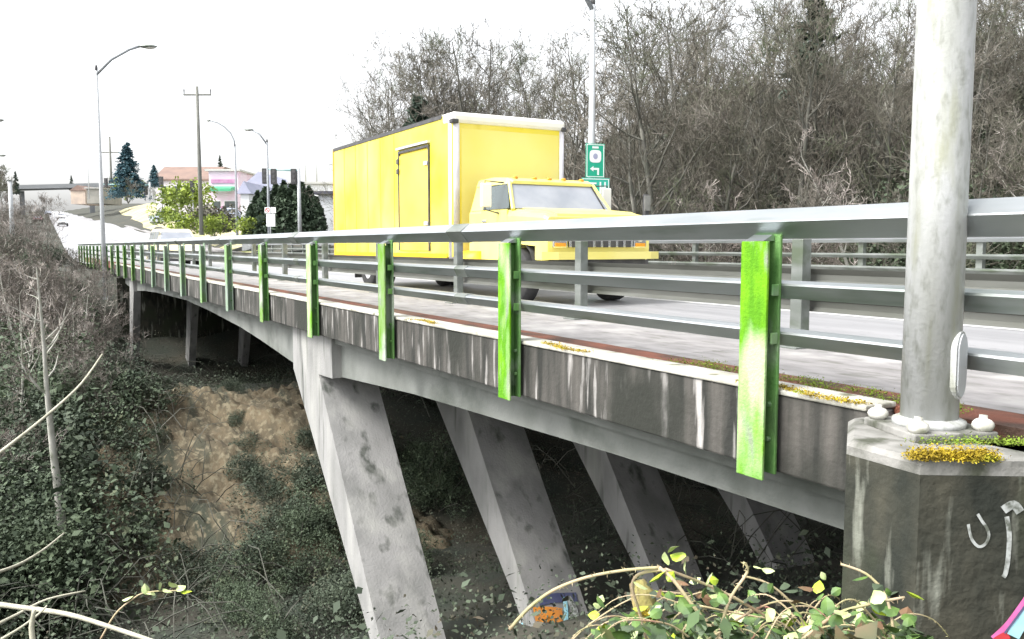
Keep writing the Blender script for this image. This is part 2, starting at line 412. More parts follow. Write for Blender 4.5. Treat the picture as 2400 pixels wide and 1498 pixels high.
def strip(name, m, a0, a1, ts, dz, shift=lambda t: 0.0):
    v, f = [], []
    for t in ts:
        v += [(a0(t) if callable(a0) else a0 + shift(t), t, road_z(t) + dz), (a1(t) if callable(a1) else a1 + shift(t), t, road_z(t) + dz)]
    f = [(2 * i, 2 * i + 1, 2 * i + 3, 2 * i + 2) for i in range(len(ts) - 1)]
    return tag(MB().add(v, f).build(name, m), kind='structure')
def bend(t):
    return 0.0 if t < 60 else 0.02 * (t - 60)
tsr = list(np.arange(-40, 60, 4.0)) + list(np.arange(60, 130, 3.0)) + list(np.arange(130, 521, 15.0))
strip('road', ASPH, lambda t: (4.95 if t < 38 else max(3.0, 4.95 - (t - 38) * 0.15)) + bend(t), lambda t: (13.8 if t < 40 else min(15.6, 13.8 + (t - 40) * 0.08)) + bend(t), tsr, 0.0)
strip('lane_line', PAINT, 9.72, 9.86, tsr, 0.004, bend)
strip('edge_line', PAINT, 5.3, 5.4, tsr, 0.004, bend)
strip('edge_line', PAINT, 13.2, 13.3, tsr, 0.004, bend)
# far pavement with kerb beyond the bridge
v, f = [], []
tk = list(np.arange(41, 130, 4.0)) + list(np.arange(130, 400, 15.0))
for t in tk:
    a = min(15.6, 13.8 + (t - 40) * 0.08) + bend(t)
    z = road_z(t)
    v += [(a, t, z - 0.3), (a, t, z + 0.15), (a + 1.7, t, z + 0.16), (a + 1.7, t, z - 0.3)]
for i in range(len(tk) - 1):
    for k in range(3):
        f.append((4 * i + k, 4 * i + k + 1, 4 * i + k + 5, 4 * i + k + 4))
tag(MB().add(v, f).build('pavement', WALK), kind='structure')

# ------------------------------------------------------------------ bridge
BR0, BR1 = 2.0, 37.0
bridge = thing('bridge', 'weathered concrete road bridge with slanted legs over the ravine', 'bridge', (3.2, 20, 0))
def bpart(name, mb, m, smooth=False, parent=None):
    o = mb.build(name, m, parent or bridge, smooth)
    o.location = (-3.2, -20, 0) if parent is None else (0, 0, 0)
    return o
bpart('deck_slab', MB().box(3.336, 14.39, BR0, BR1, -0.26, -0.006), CONC)
for y0, y1 in ((2.4, 13.0), (13.03, 24.6), (24.63, BR1)):
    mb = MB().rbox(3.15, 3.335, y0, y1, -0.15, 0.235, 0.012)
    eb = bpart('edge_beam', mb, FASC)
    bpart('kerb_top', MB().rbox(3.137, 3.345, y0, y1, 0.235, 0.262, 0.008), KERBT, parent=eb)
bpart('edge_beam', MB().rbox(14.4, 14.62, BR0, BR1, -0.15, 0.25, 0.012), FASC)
bpart('gutter', MB().box(3.336, 3.64, -3, 60, -0.004, 0.243), RUST)
for k in range(26):
    bpart('sidewalk_slab', MB().rbox(3.641, 4.95, -3 + k * 2.44 + 0.006, -3 + (k + 1) * 2.44 - 0.006, -0.03, 0.238, 0.012), WALK)
bpart('far_sidewalk', MB().rbox(13.8, 14.4, -3, 60, -0.03, 0.17, 0.012), WALK)
GT = [2.0, 4.5, 8.0, 10.3, 12.1, 14.5, 16.0, 19.0, 22.0, 27.0, 30.0, 32.2, 33.3, 37.0]
GZ = [-0.42, -0.45, -0.56, -0.69, -0.80, -0.62, -0.53, -0.42, -0.36, -0.42, -0.50, -0.60, -0.60, -0.45]
LEGA = [3.3, 5.25, 7.2, 9.35, 11.4, 13.4]
for a in LEGA:
    poly = list(zip(GT, GZ)) + [(37.0, -0.262), (2.0, -0.262)]
    bpart('girder', MB().prism(poly, 0, a + 0.12, a + 0.62), CONC)
    near = [(10.28, -0.155 if a < 4 else -0.265), (10.28, -0.70), (10.85, -0.72), (8.83, -3.33), (7.45, -5.2), (7.35 + 0.25, -5.2), (9.17, -3.46), (12.05, -0.79), (12.05, -0.155 if a < 4 else -0.265)]
    lg = bpart('leg', MB().prism(near, 0, a, a + 0.77), LEGC)
    far = [(32.15, -0.155 if a < 4 else -0.265), (33.35, -0.155 if a < 4 else -0.265), (33.35, -0.62), (34.9, -5.3), (34.4, -5.3), (32.15, -0.62)]
    bpart('leg', MB().prism(far, 0, a, a + 0.24), LEGC)
for t in (6.2, 18.0, 26.0):
    bpart('diaphragm', MB().box(3.92, 13.4, t, t + 0.3, -0.52 if t < 10 else -0.36, -0.262), CONC)
bpart('abutment', MB().box(3.12, 14.5, 36.0, 37.2, -4.5, -0.27), WALLM)
bpart('abutment', MB().box(3.32, 14.5, 1.0, 1.98, -3.5, -0.27), WALLM)

# moss along the kerb
def moss(name, pts, m, n, rad, parent, size=0.016, flat=0.35):
    c = []
    for i in range(n):
        p = pts[RNG.integers(len(pts))]
        q = RNG.normal(size=3) * rad
        c.append((p[0] + q[0], p[1] + q[1], p[2] + abs(q[2]) * flat))
    
    o = link(name, quads_mesh(name, leaf_cloud(np.array(c), size, 0.5), 4, m), parent)
    o['kind'] = 'stuff'
    return o
kmoss = [(3.165 + 0.03 * math.sin(t * 9), t, 0.262) for t in np.concatenate([np.arange(2.45, 3.2, 0.05), np.arange(4.55, 5.1, 0.06), np.arange(6.9, 7.4, 0.08)])]
o = moss('moss', kmoss, MOSSY, 4500, 0.022, bridge, 0.009); o.location = (-3.2, -20, 0)
gm = [(3.46 + 0.08 * math.sin(t * 17), t, 0.244) for t in np.arange(2.2, 4.0, 0.05)]
o = moss('moss', gm, MOSSG, 3500, 0.04, bridge, 0.010); o.location = (-3.2, -20, 0)

# ------------------------------------------------------------------ railings
POST0, STEP = 2.96, 2.44
def near_railing():
    r = thing('bridge_railing', 'near three-rail bridge railing with algae-green posts bolted to the outer face', 'railing', (3.1, 20, 0))
    off = (-3.1, -20, 0)
    top = [(3.13, 0.985), (3.07, 1.063), (3.074, 1.07), (3.145, 1.128), (3.19, 1.118), (3.195, 1.0), (3.16, 0.982)]
    MB().prism(top, 1, -6, 60.6).build('top_rail', ALU, r, loc=off)
    for nm, z0, z1 in (('middle_rail', 0.70, 0.785), ('lower_rail', 0.475, 0.555)):
        pr = [(3.155, z0), (3.123, z1 - 0.022), (3.13, z1 - 0.012), (3.155, z1), (3.20, z1), (3.205, z0)]
        MB().prism(pr, 1, -6, 60.6).build(nm, ALU, r, loc=off)
    for n in range(0, 9, 2):
        t = POST0 + STEP * (n - 0.62)
        MB().prism([(x + (0.004 if x > 3.14 else -0.004), z + (0.004 if z > 1.06 else -0.004)) for x, z in top], 1, t - 0.14, t + 0.14).build('splice_sleeve', GALV, r, loc=off)
        for z0, z1 in ((0.70, 0.785), (0.475, 0.555)):
            MB().prism([(3.151, z0 - 0.004), (3.119, z1 - 0.024), (3.126, z1 - 0.011), (3.152, z1 + 0.004), (3.204, z1 + 0.004), (3.209, z0 - 0.004)], 1, t - 0.1, t + 0.1).build('splice_sleeve', GALV, r, loc=off)
    for n in range(-2, 25):
        t = POST0 + STEP * (n - 1)
        m = ALGA if n in (1, 2, 4) else ALGA2 if n in (3, 5, 0) or n > 11 else ALGA3
        mb = MB()
        # H section: outer flange, web, inner flange; leaning top bracket carries the rail
        mb.rbox(3.022, 3.038, t - 0.085, t + 0.085, -0.168, 0.972, 0.004)
        p = mb.build('post', m, r, loc=off)
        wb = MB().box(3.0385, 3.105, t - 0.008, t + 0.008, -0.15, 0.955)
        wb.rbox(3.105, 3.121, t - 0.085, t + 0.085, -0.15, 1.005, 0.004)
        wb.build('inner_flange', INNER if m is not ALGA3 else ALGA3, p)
        if n <= 6:
            b = MB()
            b.prism([(3.03, 0.974), (3.103, 0.974), (3.103, 1.0), (3.09, 1.004)], 1, t - 0.05, t + 0.07)
            b.build('rail_bracket', ALU, p)
            for z in (0.02, 0.19):
                for s in (-0.045, 0.045):
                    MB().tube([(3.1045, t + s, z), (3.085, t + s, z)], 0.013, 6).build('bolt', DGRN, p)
            for z in (0.51, 0.74):
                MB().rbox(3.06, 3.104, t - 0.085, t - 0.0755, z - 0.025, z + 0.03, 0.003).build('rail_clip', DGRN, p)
    return r
near_railing()
def far_railing():
    r = thing('bridge_railing', 'far three-rail bridge railing seen between the nearer rails, along the thicket side', 'railing', (14.5, 20, 0))
    off = (-14.5, -20, 0)
    for nm, z0, z1 in (('top_rail', 1.02, 1.12), ('middle_rail', 0.72, 0.81), ('lower_rail', 0.46, 0.56)):
        MB().prism([(14.45, z0), (14.40, z1 - 0.035), (14.45, z1), (14.51, z1), (14.51, z0)], 1, -14, 60.6).build(nm, ALU if z0 > 1 else GALV, r, loc=off)
    for n in range(-6, 25):
        t = 1.6 + STEP * (n - 1)
        MB().rbox(14.512, 14.62, t - 0.06, t + 0.06, -0.15, 1.1, 0.006).build('post', GALV, r, loc=off)
    return r
far_railing()
def guardrail():
    r = thing('guardrail', 'dull W-beam guardrail on grey posts between sidewalk and road', 'guardrail', (4.75, 20, 0))
    off = (-4.75, -20, 0)
    w = [(4.83, 0.49), (4.86, 0.52), (4.86, 0.56), (4.80, 0.61), (4.80, 0.66), (4.86, 0.71), (4.86, 0.75), (4.83, 0.79)]
    w2 = [(x - 0.008, z) for x, z in w[::-1]]
    MB().prism(w + w2, 1, -10, 52).build('w_beam', BEAM, r, loc=off)
    for n in range(-5, 20):
        t = 4.2 + 2.72 * (n - 0)
        p = MB().rbox(4.70, 4.79, t - 0.05, t + 0.05, 0.2, 1.0, 0.006).build('post', GALV, r, loc=off)
        MB().rbox(4.6, 4.89, t - 0.1, t + 0.1, 0.2375, 0.25, 0.003).build('base_plate', GALV, p)
    return r
guardrail()

# ------------------------------------------------------------------ pedestal / wing wall and the near lamp post
Z_CAP = 0.23
p1, p2, p3 = on_z(1985, 1032, Z_CAP), on_z(2158, 1078, Z_CAP), on_z(2700, 1085, Z_CAP)
wall = thing('wing_wall', 'dark mossy concrete wing wall carrying the big grey pole', 'wall', (p2.x, p2.y, 0))
woff = (-p2.x, -p2.y, 0)
outline = [(p1.x, p1.y), (p2.x, p2.y), (p3.x, p3.y), (3.13, -1.2), (3.13, 2.38), (3.0, 2.38)]
def ccw(poly):
    a = sum(poly[i][0] * poly[(i + 1) % len(poly)][1] - poly[(i + 1) % len(poly)][0] * poly[i][1] for i in range(len(poly)))
    return poly if a > 0 else poly[::-1]
MB().prism(ccw(outline), 2, -3.0, 0.177).build('wall_face', WALLM, wall, loc=woff)
cx = sum(p[0] for p in outline) / len(outline); cy = sum(p[1] for p in outline) / len(outline)
cap = MB()
lo = ccw(outline)
hi = [(x + (cx - x) * 0.035, y + (cy - y) * 0.035) for x, y in lo]
n = len(lo)
cap.add([(x, y, 0.178) for x, y in lo] + [(x, y, Z_CAP - 0.02) for x, y in lo] + [(x, y, Z_CAP) for x, y in hi],
        [(i, (i + 1) % n, n + (i + 1) % n, n + i) for i in range(n)] + [(n + i, n + (i + 1) % n, 2 * n + (i + 1) % n, 2 * n + i) for i in range(n)] + [tuple(2 * n + i for i in range(n))])
cap.build('cap', CAPM, wall, loc=woff)
e23 = (p3 - p2).normalized()
mpts = [tuple(p2 + e23 * u + Vector((0.0, 0.02, 0.0))) for u in np.linspace(0.0, 0.25, 30)]
o = moss('moss', mpts, MOSSY, 9000, 0.018, wall, 0.008, 0.9); o.location = woff
mpts = [tuple(p2 + e23 * u + Vector((0.14, 0.22, 0.0))) for u in np.linspace(0.1, 0.7, 30)]
o = moss('moss', mpts, MOSSG, 2500, 0.02, wall, 0.008, 0.6); o.location = woff
# paint on the wall: a looping white mark, and pink and blue lettering at the lower right
nrm23 = Vector((e23.y, -e23.x, 0))
if nrm23.dot(CAM - p2) < 0:
    nrm23 = -nrm23
def stroke(pix, width, plane_p, plane_n, lift=0.004):
    """a painted line on a wall face as a thin raised ribbon"""
    raw = [on_plane(x, y, plane_p, plane_n) + plane_n * lift for x, y in pix]
    pts = []
    for i in range(len(raw) - 1):
        q0, q1, q2, q3 = raw[max(i - 1, 0)], raw[i], raw[i + 1], raw[min(i + 2, len(raw) - 1)]
        for u in (0, 0.25, 0.5, 0.75):
            pts.append(0.5 * ((2 * q1) + (q2 - q0) * u + (2 * q0 - 5 * q1 + 4 * q2 - q3) * u * u + (3 * q1 - q0 - 3 * q2 + q3) * u ** 3))
    pts.append(raw[-1])
    v, f = [], []
    for i, p in enumerate(pts):
        d = (pts[min(i + 1, len(pts) - 1)] - pts[max(i - 1, 0)]).normalized()
        s = d.cross(plane_n).normalized() * width * 0.5
        v += [p - s, p + s]
    f = [(2 * i, 2 * i + 1, 2 * i + 3, 2 * i + 2) for i in range(len(pts) - 1)]
    return v, f
SPW = mat('white_spray_paint', (0.42, 0.44, 0.43), (0.10, 0.11, 0.09), rough=0.9, scale=26, lo=0.44, hi=0.62)
SPP = mat('pink_spray_paint', (0.72, 0.10, 0.30), (0.75, 0.2, 0.5), rough=0.7, scale=9)
SPB = mat('pale_blue_spray_paint', (0.30, 0.62, 0.74), (0.42, 0.70, 0.78), rough=0.7, scale=9)
SPO = mat('orange_spray_paint', (0.70, 0.26, 0.03), (0.55, 0.22, 0.06), rough=0.8, scale=7)
SPN = mat('navy_spray_paint', (0.05, 0.06, 0.14), (0.10, 0.11, 0.2), rough=0.8, scale=7)
g = MB().add(*stroke([(2268, 1228), (2276, 1262), (2292, 1280), (2308, 1274), (2316, 1256), (2312, 1238), (2300, 1220), (2290, 1204)], 0.010, p2, nrm23))
g.build('graffiti', SPW, wall, loc=woff)
g = MB().add(*stroke([(2358, 1210), (2364, 1250), (2362, 1300), (2356, 1340), (2350, 1352)], 0.016, p2, nrm23))
g.add(*stroke([(2350, 1195), (2374, 1182), (2390, 1200)], 0.03, p2, nrm23))
g.build('paint_drip', SPW, wall, loc=woff)
g = MB().add(*stroke([(2410, 1395), (2384, 1432), (2358, 1466), (2326, 1496)], 0.022, p2, nrm23)); g.build('graffiti', SPP, wall, loc=woff)
g = MB().add(*stroke([(2416, 1424), (2392, 1456), (2372, 1490)], 0.045, p2, nrm23, 0.006)); g.build('graffiti', SPB, wall, loc=woff)
g = MB().add(*stroke([(2404, 1412), (2378, 1448), (2352, 1482)], 0.008, p2, nrm23, 0.008)); g.build('graffiti', SPN, wall, loc=woff)
g = MB().add(*stroke([(2362, 1486), (2336, 1500), (2316, 1520)], 0.03, p2, nrm23, 0.005)); g.build('graffiti', RED, wall, loc=woff)

def lamp_head(mb_parent, p, d, m, L=0.75):
    """cobra head: a flattened drop with a lens underneath"""
    d = Vector(d).normalized()
    h = MB().ball((0, 0, 0), (L * 0.5, 0.16, 0.075), 12, 8)
    o = h.build('luminaire', m, mb_parent, True)
    o.location = Vector(p) + d * L * 0.42
    o.rotation_euler = (0, 0, math.atan2(d.y, d.x))
    l = MB().ball((0.07, 0, -0.045), (L * 0.3, 0.12, 0.06), 10, 6).build('lens', WHITE, o, True)
    return o
pb = on_z(2176, 1000, Z_CAP + 0.02)
lamp = thing('street_lamp', 'large blotched grey steel lamp pole bolted to the wing wall', 'street lamp', (pb.x, pb.y, Z_CAP))
rb = 0.104
MB().tube([(0, 0, 0.05), (0, 0, 1.0), (0, 0, 3.0), (0, 0, 8.6)], [rb, rb * 0.985, rb * 0.95, 0.06], 32).build('pole', POLE, lamp, True)
MB().rbox(-0.17, 0.17, -0.17, 0.17, -0.002, 0.03, 0.006).build('base_plate', CAPM, lamp)
MB().tube([(0, 0, 0.028), (0, 0, 0.05), (0, 0, 0.062)], [rb + 0.03, rb + 0.028, rb + 0.002], 32).build('collar', POLE, lamp, True)
lamp.rotation_euler = (0, 0, -PHI + math.radians(8))
for sx, sy in ((1, 1), (1, -1), (-1, 1), (-1, -1)):
    c = MB()
    c.ball((sx * 0.132, sy * 0.132, 0.05), (0.040, 0.040, 0.028), 12, 8)
    c.tube([(sx * 0.132, sy * 0.132, 0.025), (sx * 0.132, sy * 0.132, 0.088)], 0.016, 6)
    c.build('bolt_cover', WHITE, lamp, True)
# oval hand-hole cover on a raised rim, right side of the pole
hh = math.radians(-32)
ov = []
for k in range(24):
    a = 2 * math.pi * k / 24
    x, z = 0.045 * math.cos(a), 0.065 * math.sin(a)
    z += 0.055 * (1 if z > 0 else -1)
    ov.append((x, z))
rim = MB().prism([(x * 1.22, z * 1.09) for x, z in ov], 1, -rb - 0.005, -rb + 0.06).build('hand_hole_rim', POLE, lamp)
rim.location = (0, 0, 0.27); rim.rotation_euler = (0, 0, math.radians(36))
cov = MB().prism(ov, 1, -rb - 0.011, -rb - 0.0055).build('hand_hole_cover', PALEPOLE, rim)
MB().tube([(0, 0, 8.4), (0.5, 0.0, 9.0), (1.2, 0, 9.3), (2.0, 0, 9.35)], [0.045, 0.042, 0.038, 0.035], 10).build('arm', PALEPOLE, lamp, True)
lamp_head(lamp, (1.95, 0, 9.33), (1, 0, 0), PALEPOLE)

LAMPGREY = mat('lamp_arm_grey', (0.30, 0.32, 0.34), (0.24, 0.26, 0.28), rough=0.6, scale=3)
def street_lamp(label, base, h, arm_pts, r=0.1, head=True, m=PALEPOLE, rz=0.0, L=0.75):
    o = thing('street_lamp', label, 'street lamp', base, rz)
    MB().tube([(0, 0, 0), (0, 0, h * 0.5), (0, 0, h)], [r, r * 0.8, r * 0.55], 12).build('pole', m, o, True)
    MB().rbox(-r * 1.7, r * 1.7, -r * 1.7, r * 1.7, -0.02, 0.03, 0.006).build('base_plate', m, o)
    pts = [(0, 0, h - 0.15)] + [(x, 0, h + z) for x, z in arm_pts]
    MB().tube(pts, [r * 0.55] * len(pts), 8).build('arm', LAMPGREY, o, True)
    MB().ball((0, 0, h + 0.08), (r * 0.62, r * 0.62, 0.16), 8, 6).build('pole_cap', DARK, o, True)
    if head:
        lamp_head(o, pts[-1], (1, 0, 0), GALV, L)
    return o
# lamp on the outside of the railing, arm out over the road
pl = Vector((2.88, 38.3, -1.2))
street_lamp('tall pale lamp post beside the far part of the near railing', pl, 9.1, [(0.6, 0.45), (1.3, 0.85), (1.7, 0.98)], 0.095, rz=-math.radians(25))
# lamp behind the truck with the route sign
plr = Vector((14.95, 21.3, -0.2))
street_lamp('white lamp post rising behind the green route sign', plr, 8.25, [(-0.5, 0.5), (-1.2, 1.1), (-2.0, 1.3)], 0.13, head=False)
lr = bpy.data.objects['street_lamp.002']
lamp_head(lr, (-2.0, 0, 9.55), (-1, 0, 0), GALV)

# ------------------------------------------------------------------ box truck
TX0, TX1 = 6.82, 9.26
truck = thing('box_truck', 'yellow box truck with a long cargo body coming over the bridge', 'truck', ((TX0 + TX1) / 2, 15.0, 0))
toff = (-(TX0 + TX1) / 2, -15.0, 0)
def tp(name, mb, m, parent=None, smooth=False):
    return mb.build(name, m, parent or truck, smooth, toff if parent is None else None)
BF, BRr, BZ0, BZ1 = 14.1, 20.85, 0.74, 3.36
boxo = tp('cargo_box', MB().rbox(TX0 + 0.012, TX1 - 0.012, BF + 0.012, BRr, BZ0, BZ1 - 0.02, 0.02), TYEL)
tp('front_panel', MB().box(TX0 + 0.2, TX1 - 0.14, BF + 0.004, BF + 0.011, BZ0 + 0.06, BZ1 - 0.28), mat('front_panel_yellow', (0.78, 0.71, 0.24), (0.78, 0.68, 0.13), rough=0.5, scale=0.7, lo=0.4, hi=0.7), boxo)
tp('corner_post', MB().tube([(TX0 + 0.1, BF + 0.1, BZ0 - 0.02), (TX0 + 0.1, BF + 0.1, BZ1 - 0.12)], 0.11, 16), TSILV, boxo, True)
tp('corner_post', MB().tube([(TX1 - 0.07, BF + 0.07, BZ0 - 0.02), (TX1 - 0.07, BF + 0.07, BZ1 - 0.12)], 0.078, 16), TSILV, boxo, True)
tp('roof_cap', MB().rbox(TX0 - 0.004, TX1 + 0.004, BF - 0.03, BF + 0.42, BZ1 - 0.2, BZ1 + 0.012, 0.07), TWHITE, boxo)
tp('roof', MB().box(TX0 + 0.03, TX1 - 0.03, BF + 0.42, BRr, BZ1 - 0.019, BZ1 + 0.004), TWHITE, boxo)
tp('roof_rail', MB().box(TX0 - 0.004, TX0 + 0.011, BF + 0.43, BRr, BZ1 - 0.075, BZ1 - 0.004), DARK, boxo)
tp('corner_casting', MB().rbox(TX0 - 0.012, TX0 + 0.13, BF - 0.045, BF + 0.1, BZ1 - 0.2, BZ1 - 0.12, 0.02), DARK, boxo)
tp('corner_casting', MB().rbox(TX1 - 0.1, TX1 + 0.012, BF - 0.045, BF + 0.1, BZ1 - 0.2, BZ1 - 0.12, 0.02), DARK, boxo)
tp('sill_rail', MB().box(TX0 - 0.006, TX0 + 0.0118, BF + 0.22, BRr, BZ0 - 0.01, BZ0 + 0.07), mat('sill_yellow', (0.78, 0.46, 0.01), (0.7, 0.4, 0.01), rough=0.5, scale=2), boxo)
tp('rear_frame', MB().rbox(TX0 - 0.002, TX1 + 0.002, BRr, BRr + 0.06, BZ0 - 0.03, BZ1 - 0.01, 0.01), mat('rear_frame_orange', (0.7, 0.36, 0.03), (0.6, 0.3, 0.03), rough=0.5, scale=2), boxo)
for k in range(1, 8):
    y = BF + 0.42 + k * (BRr - BF - 0.42) / 8
    if not 15.0 < y < 16.7:
        tp('panel_seam', MB().box(TX0 + 0.004, TX0 + 0.0119, y - 0.012, y + 0.012, BZ0 + 0.08, BZ1 - 0.085), mat('seam_yellow', (0.70, 0.53, 0.06), (0.74, 0.57, 0.08), rough=0.6, scale=3), boxo)
# side door with dark gap, hinges and gutter
D0, D1, DZ0, DZ1 = 15.12, 16.55, 0.86, 2.78
door = tp('side_door', MB().rbox(TX0 - 0.014, TX0 + 0.01, D0, D1, DZ0, DZ1, 0.004), mat('door_yellow', (0.80, 0.58, 0.06), (0.80, 0.60, 0.1), rough=0.45, scale=1.2))
fr = MB()
fr.box(TX0 - 0.022, TX0 + 0.01, D1 + 0.003, D1 + 0.06, DZ0, DZ1 + 0.05)
fr.box(TX0 - 0.022, TX0 + 0.01, D0 - 0.045, D0 - 0.003, DZ0, DZ1 + 0.05)
fr.box(TX0 - 0.026, TX0 + 0.01, D0 - 0.045, D1 + 0.06, DZ1 + 0.053, DZ1 + 0.1)
fr.build('door_frame', DARK, door)
MB().box(TX0 - 0.05, TX0 + 0.01, D0 - 0.06, D1 + 0.1, DZ1 + 0.13, DZ1 + 0.17).build('drip_rail', TSILV, door)
for z in (2.5, 1.35):
    MB().rbox(TX0 - 0.04, TX0 - 0.013, D0 + 0.0, D0 + 0.16, z, z + 0.07, 0.006).build('hinge', TSILV, door)
for z in (2.62, 2.42):
    MB().rbox(TX0 - 0.05, TX0 - 0.0225, D1 - 0.02, D1 + 0.09, z, z + 0.11, 0.01).build('latch', DARK, door)
# chassis, tank, wheels
tp('chassis', MB().box(7.55, 7.7, 12.0, BRr - 0.1, 0.55, 0.735).box(8.4, 8.55, 12.0, BRr - 0.1, 0.55, 0.735).box(7.2, 8.9, 18.55, 18.75, 0.42, 0.56).box(7.1, 9.0, 12.35, 12.5, 0.42, 0.55), DARK)
tp('fuel_tank', MB().tube([(7.05, 13.35, 0.66), (7.05, 14.2, 0.66)], 0.21, 14), mat('tank_yellow', (0.78, 0.48, 0.01), (0.7, 0.4, 0.02), rough=0.5, scale=2), None, True)
tp('tool_box', MB().rbox(6.9, 7.45, 15.0, 16.1, 0.4, 0.73, 0.02), DARK)
tp('mud_flap', MB().box(6.9, 7.5, 19.6, 19.63, 0.2, 0.73), BLACK)
def wheel(parent, x, y, r=0.46, w=0.26, off=(0, 0, 0), rimm=None):
    prof = [(-0.5, 0.55), (-0.5, 0.93), (-0.4, 1.0), (0.4, 1.0), (0.5, 0.93), (0.5, 0.55)]
    mb = MB()
    n = 24
    v, f = [], []
    for k in range(n):
        a = 2 * math.pi * k / n
        for px_, pr in prof:
            v.append((px_ * w, pr * r * math.cos(a), pr * r * math.sin(a)))
    for k in range(n):
        for j in range(len(prof) - 1):
            a0, b0 = k * 6 + j, ((k + 1) % n) * 6 + j
            f.append((a0, a0 + 1, b0 + 1, b0))
    mb.add(v, f)
    o = mb.build('wheel', BLACK, parent, True)
    o.location = (x + off[0], y + off[1], r + off[2])
    rm = MB()
    for s in (-1, 1):
        c = []
        for k in range(20):
            a = 2 * math.pi * k / 20
            c.append((math.cos(a), math.sin(a)))
        rm.prism([(p[0] * r * 0.57, p[1] * r * 0.57) for p in c], 0, s * w * 0.36, s * w * 0.42)
        rm.prism([(p[0] * r * 0.2, p[1] * r * 0.2) for p in c], 0, s * w * 0.42, s * w * 0.55)
    rm.build('rim', rimm or TSILV, o)
    return o
for x in (7.12, 8.96):
    wheel(truck, x, 12.15, 0.46, 0.26, toff)
for x in (6.98, 7.28, 8.8, 9.1):
    wheel(truck, x, 18.65, 0.46, 0.24, toff)
# cab: a body with hood and greenhouse lofted across the width
def loft(sections, name, m, parent, smooth=False, off=toff):
    """sections: list of rings of equal length; closed at both ends"""
    n = len(sections[0])
    v = [p for s in sections for p in s]
    f = []
    for i in range(len(sections) - 1):
        for k in range(n):
            a, b = i * n + k, i * n + (k + 1) % n
            f.append((a, b, b + n, a + n))
    f.append(tuple(range(n))[::-1]); f.append(tuple((len(sections) - 1) * n + k for k in range(n)))
    return MB().add(v, f).build(name, m, parent, smooth, off)
CXm = (TX0 + TX1) / 2
def ring(y, hw, z0, z1, c=0.08):
    x0, x1 = CXm - hw, CXm + hw
    return [(x0, y, z0), (x1, y, z0), (x1, y, z1 - c), (x1 - c * 0.3, y, z1 - c * 0.3), (x1 - c, y, z1), (x0 + c, y, z1), (x0 + c * 0.3, y, z1 - c * 0.3), (x0, y, z1 - c)]
cab = loft([ring(11.2, 0.99, 0.78, 1.40, 0.05), ring(11.28, 1.02, 0.74, 1.45, 0.07), ring(11.5, 1.03, 0.95, 1.485, 0.09), ring(12.25, 1.03, 1.0, 1.555, 0.11), ring(12.35, 1.02, 0.98, 1.58, 0.14), ring(12.75, 1.02, 0.60, 1.58, 0.06), ring(13.8, 1.02, 0.58, 1.58, 0.06)], 'cab', TCREAM, truck, False)
MB().prism([(11.215, 1.39), (11.23, 1.455), (11.45, 1.515), (12.3, 1.59), (12.3, 1.45)], 0, CXm - 0.8, CXm + 0.8).build('hood', TCREAM, cab)
# roof and pillars
def gring(y, hw, z, h=0.07):
    return [(CXm - hw, y, z), (CXm + hw, y, z), (CXm + hw - 0.05, y, z + h), (CXm - hw + 0.05, y, z + h)]
roof = loft([gring(12.6, 0.84, 2.0, 0.05), gring(12.75, 0.88, 2.0, 0.11), gring(13.2, 0.9, 2.0, 0.14), gring(13.75, 0.9, 2.0, 0.12)], 'cab_roof', TCREAM, truck)
for s in (-1, 1):
    MB().tube([(CXm + s * 0.985, 12.28, 1.55), (CXm + s * 0.85, 12.64, 2.03)], 0.035, 8).build('pillar', TCREAM, cab)
    MB().add([(CXm + s * 1.005, 13.32, 1.57), (CXm + s * 1.005, 13.78, 1.57), (CXm + s * 0.885, 13.75, 2.02), (CXm + s * 0.885, 13.42, 2.02),
             (CXm + s * 0.965, 13.32, 1.57), (CXm + s * 0.965, 13.78, 1.57), (CXm + s * 0.845, 13.75, 2.02), (CXm + s * 0.845, 13.42, 2.02)],
            [(0, 1, 2, 3), (4, 5, 6, 7), (0, 4, 5, 1), (1, 5, 6, 2), (2, 6, 7, 3), (3, 7, 4, 0)]).build('pillar', TCREAM, cab)
MB().add([(CXm - 0.97, 13.75, 1.57), (CXm + 0.97, 13.75, 1.57), (CXm + 0.85, 13.73, 2.02), (CXm - 0.85, 13.73, 2.02)], [(0, 1, 2, 3)]).build('back_wall', TYEL, cab)
def pane(name, pts, m, parent, th=0.012):
    n = (Vector(pts[1]) - Vector(pts[0])).cross(Vector(pts[2]) - Vector(pts[0])).normalized()
    a = [Vector(p) for p in pts]
    b = [p - n * th for p in a]
    k = len(a)
    return MB().add(a + b, [tuple(range(k)), tuple(range(2 * k - 1, k - 1, -1))] + [(i, k + i, k + (i + 1) % k, (i + 1) % k) for i in range(k)]).build(name, m, parent)
ws = pane('windshield', [(CXm - 0.95, 12.27, 1.575), (CXm + 0.95, 12.27, 1.575), (CXm + 0.83, 12.63, 2.01), (CXm - 0.83, 12.63, 2.01)], WSHIELD, cab)
wp = MB()
wp.tube([(CXm + 0.86, 12.262, 1.57), (CXm + 0.80, 12.6, 2.0)], 0.014, 6)
wp.build('wiper', BLACK, ws)
cd = thing
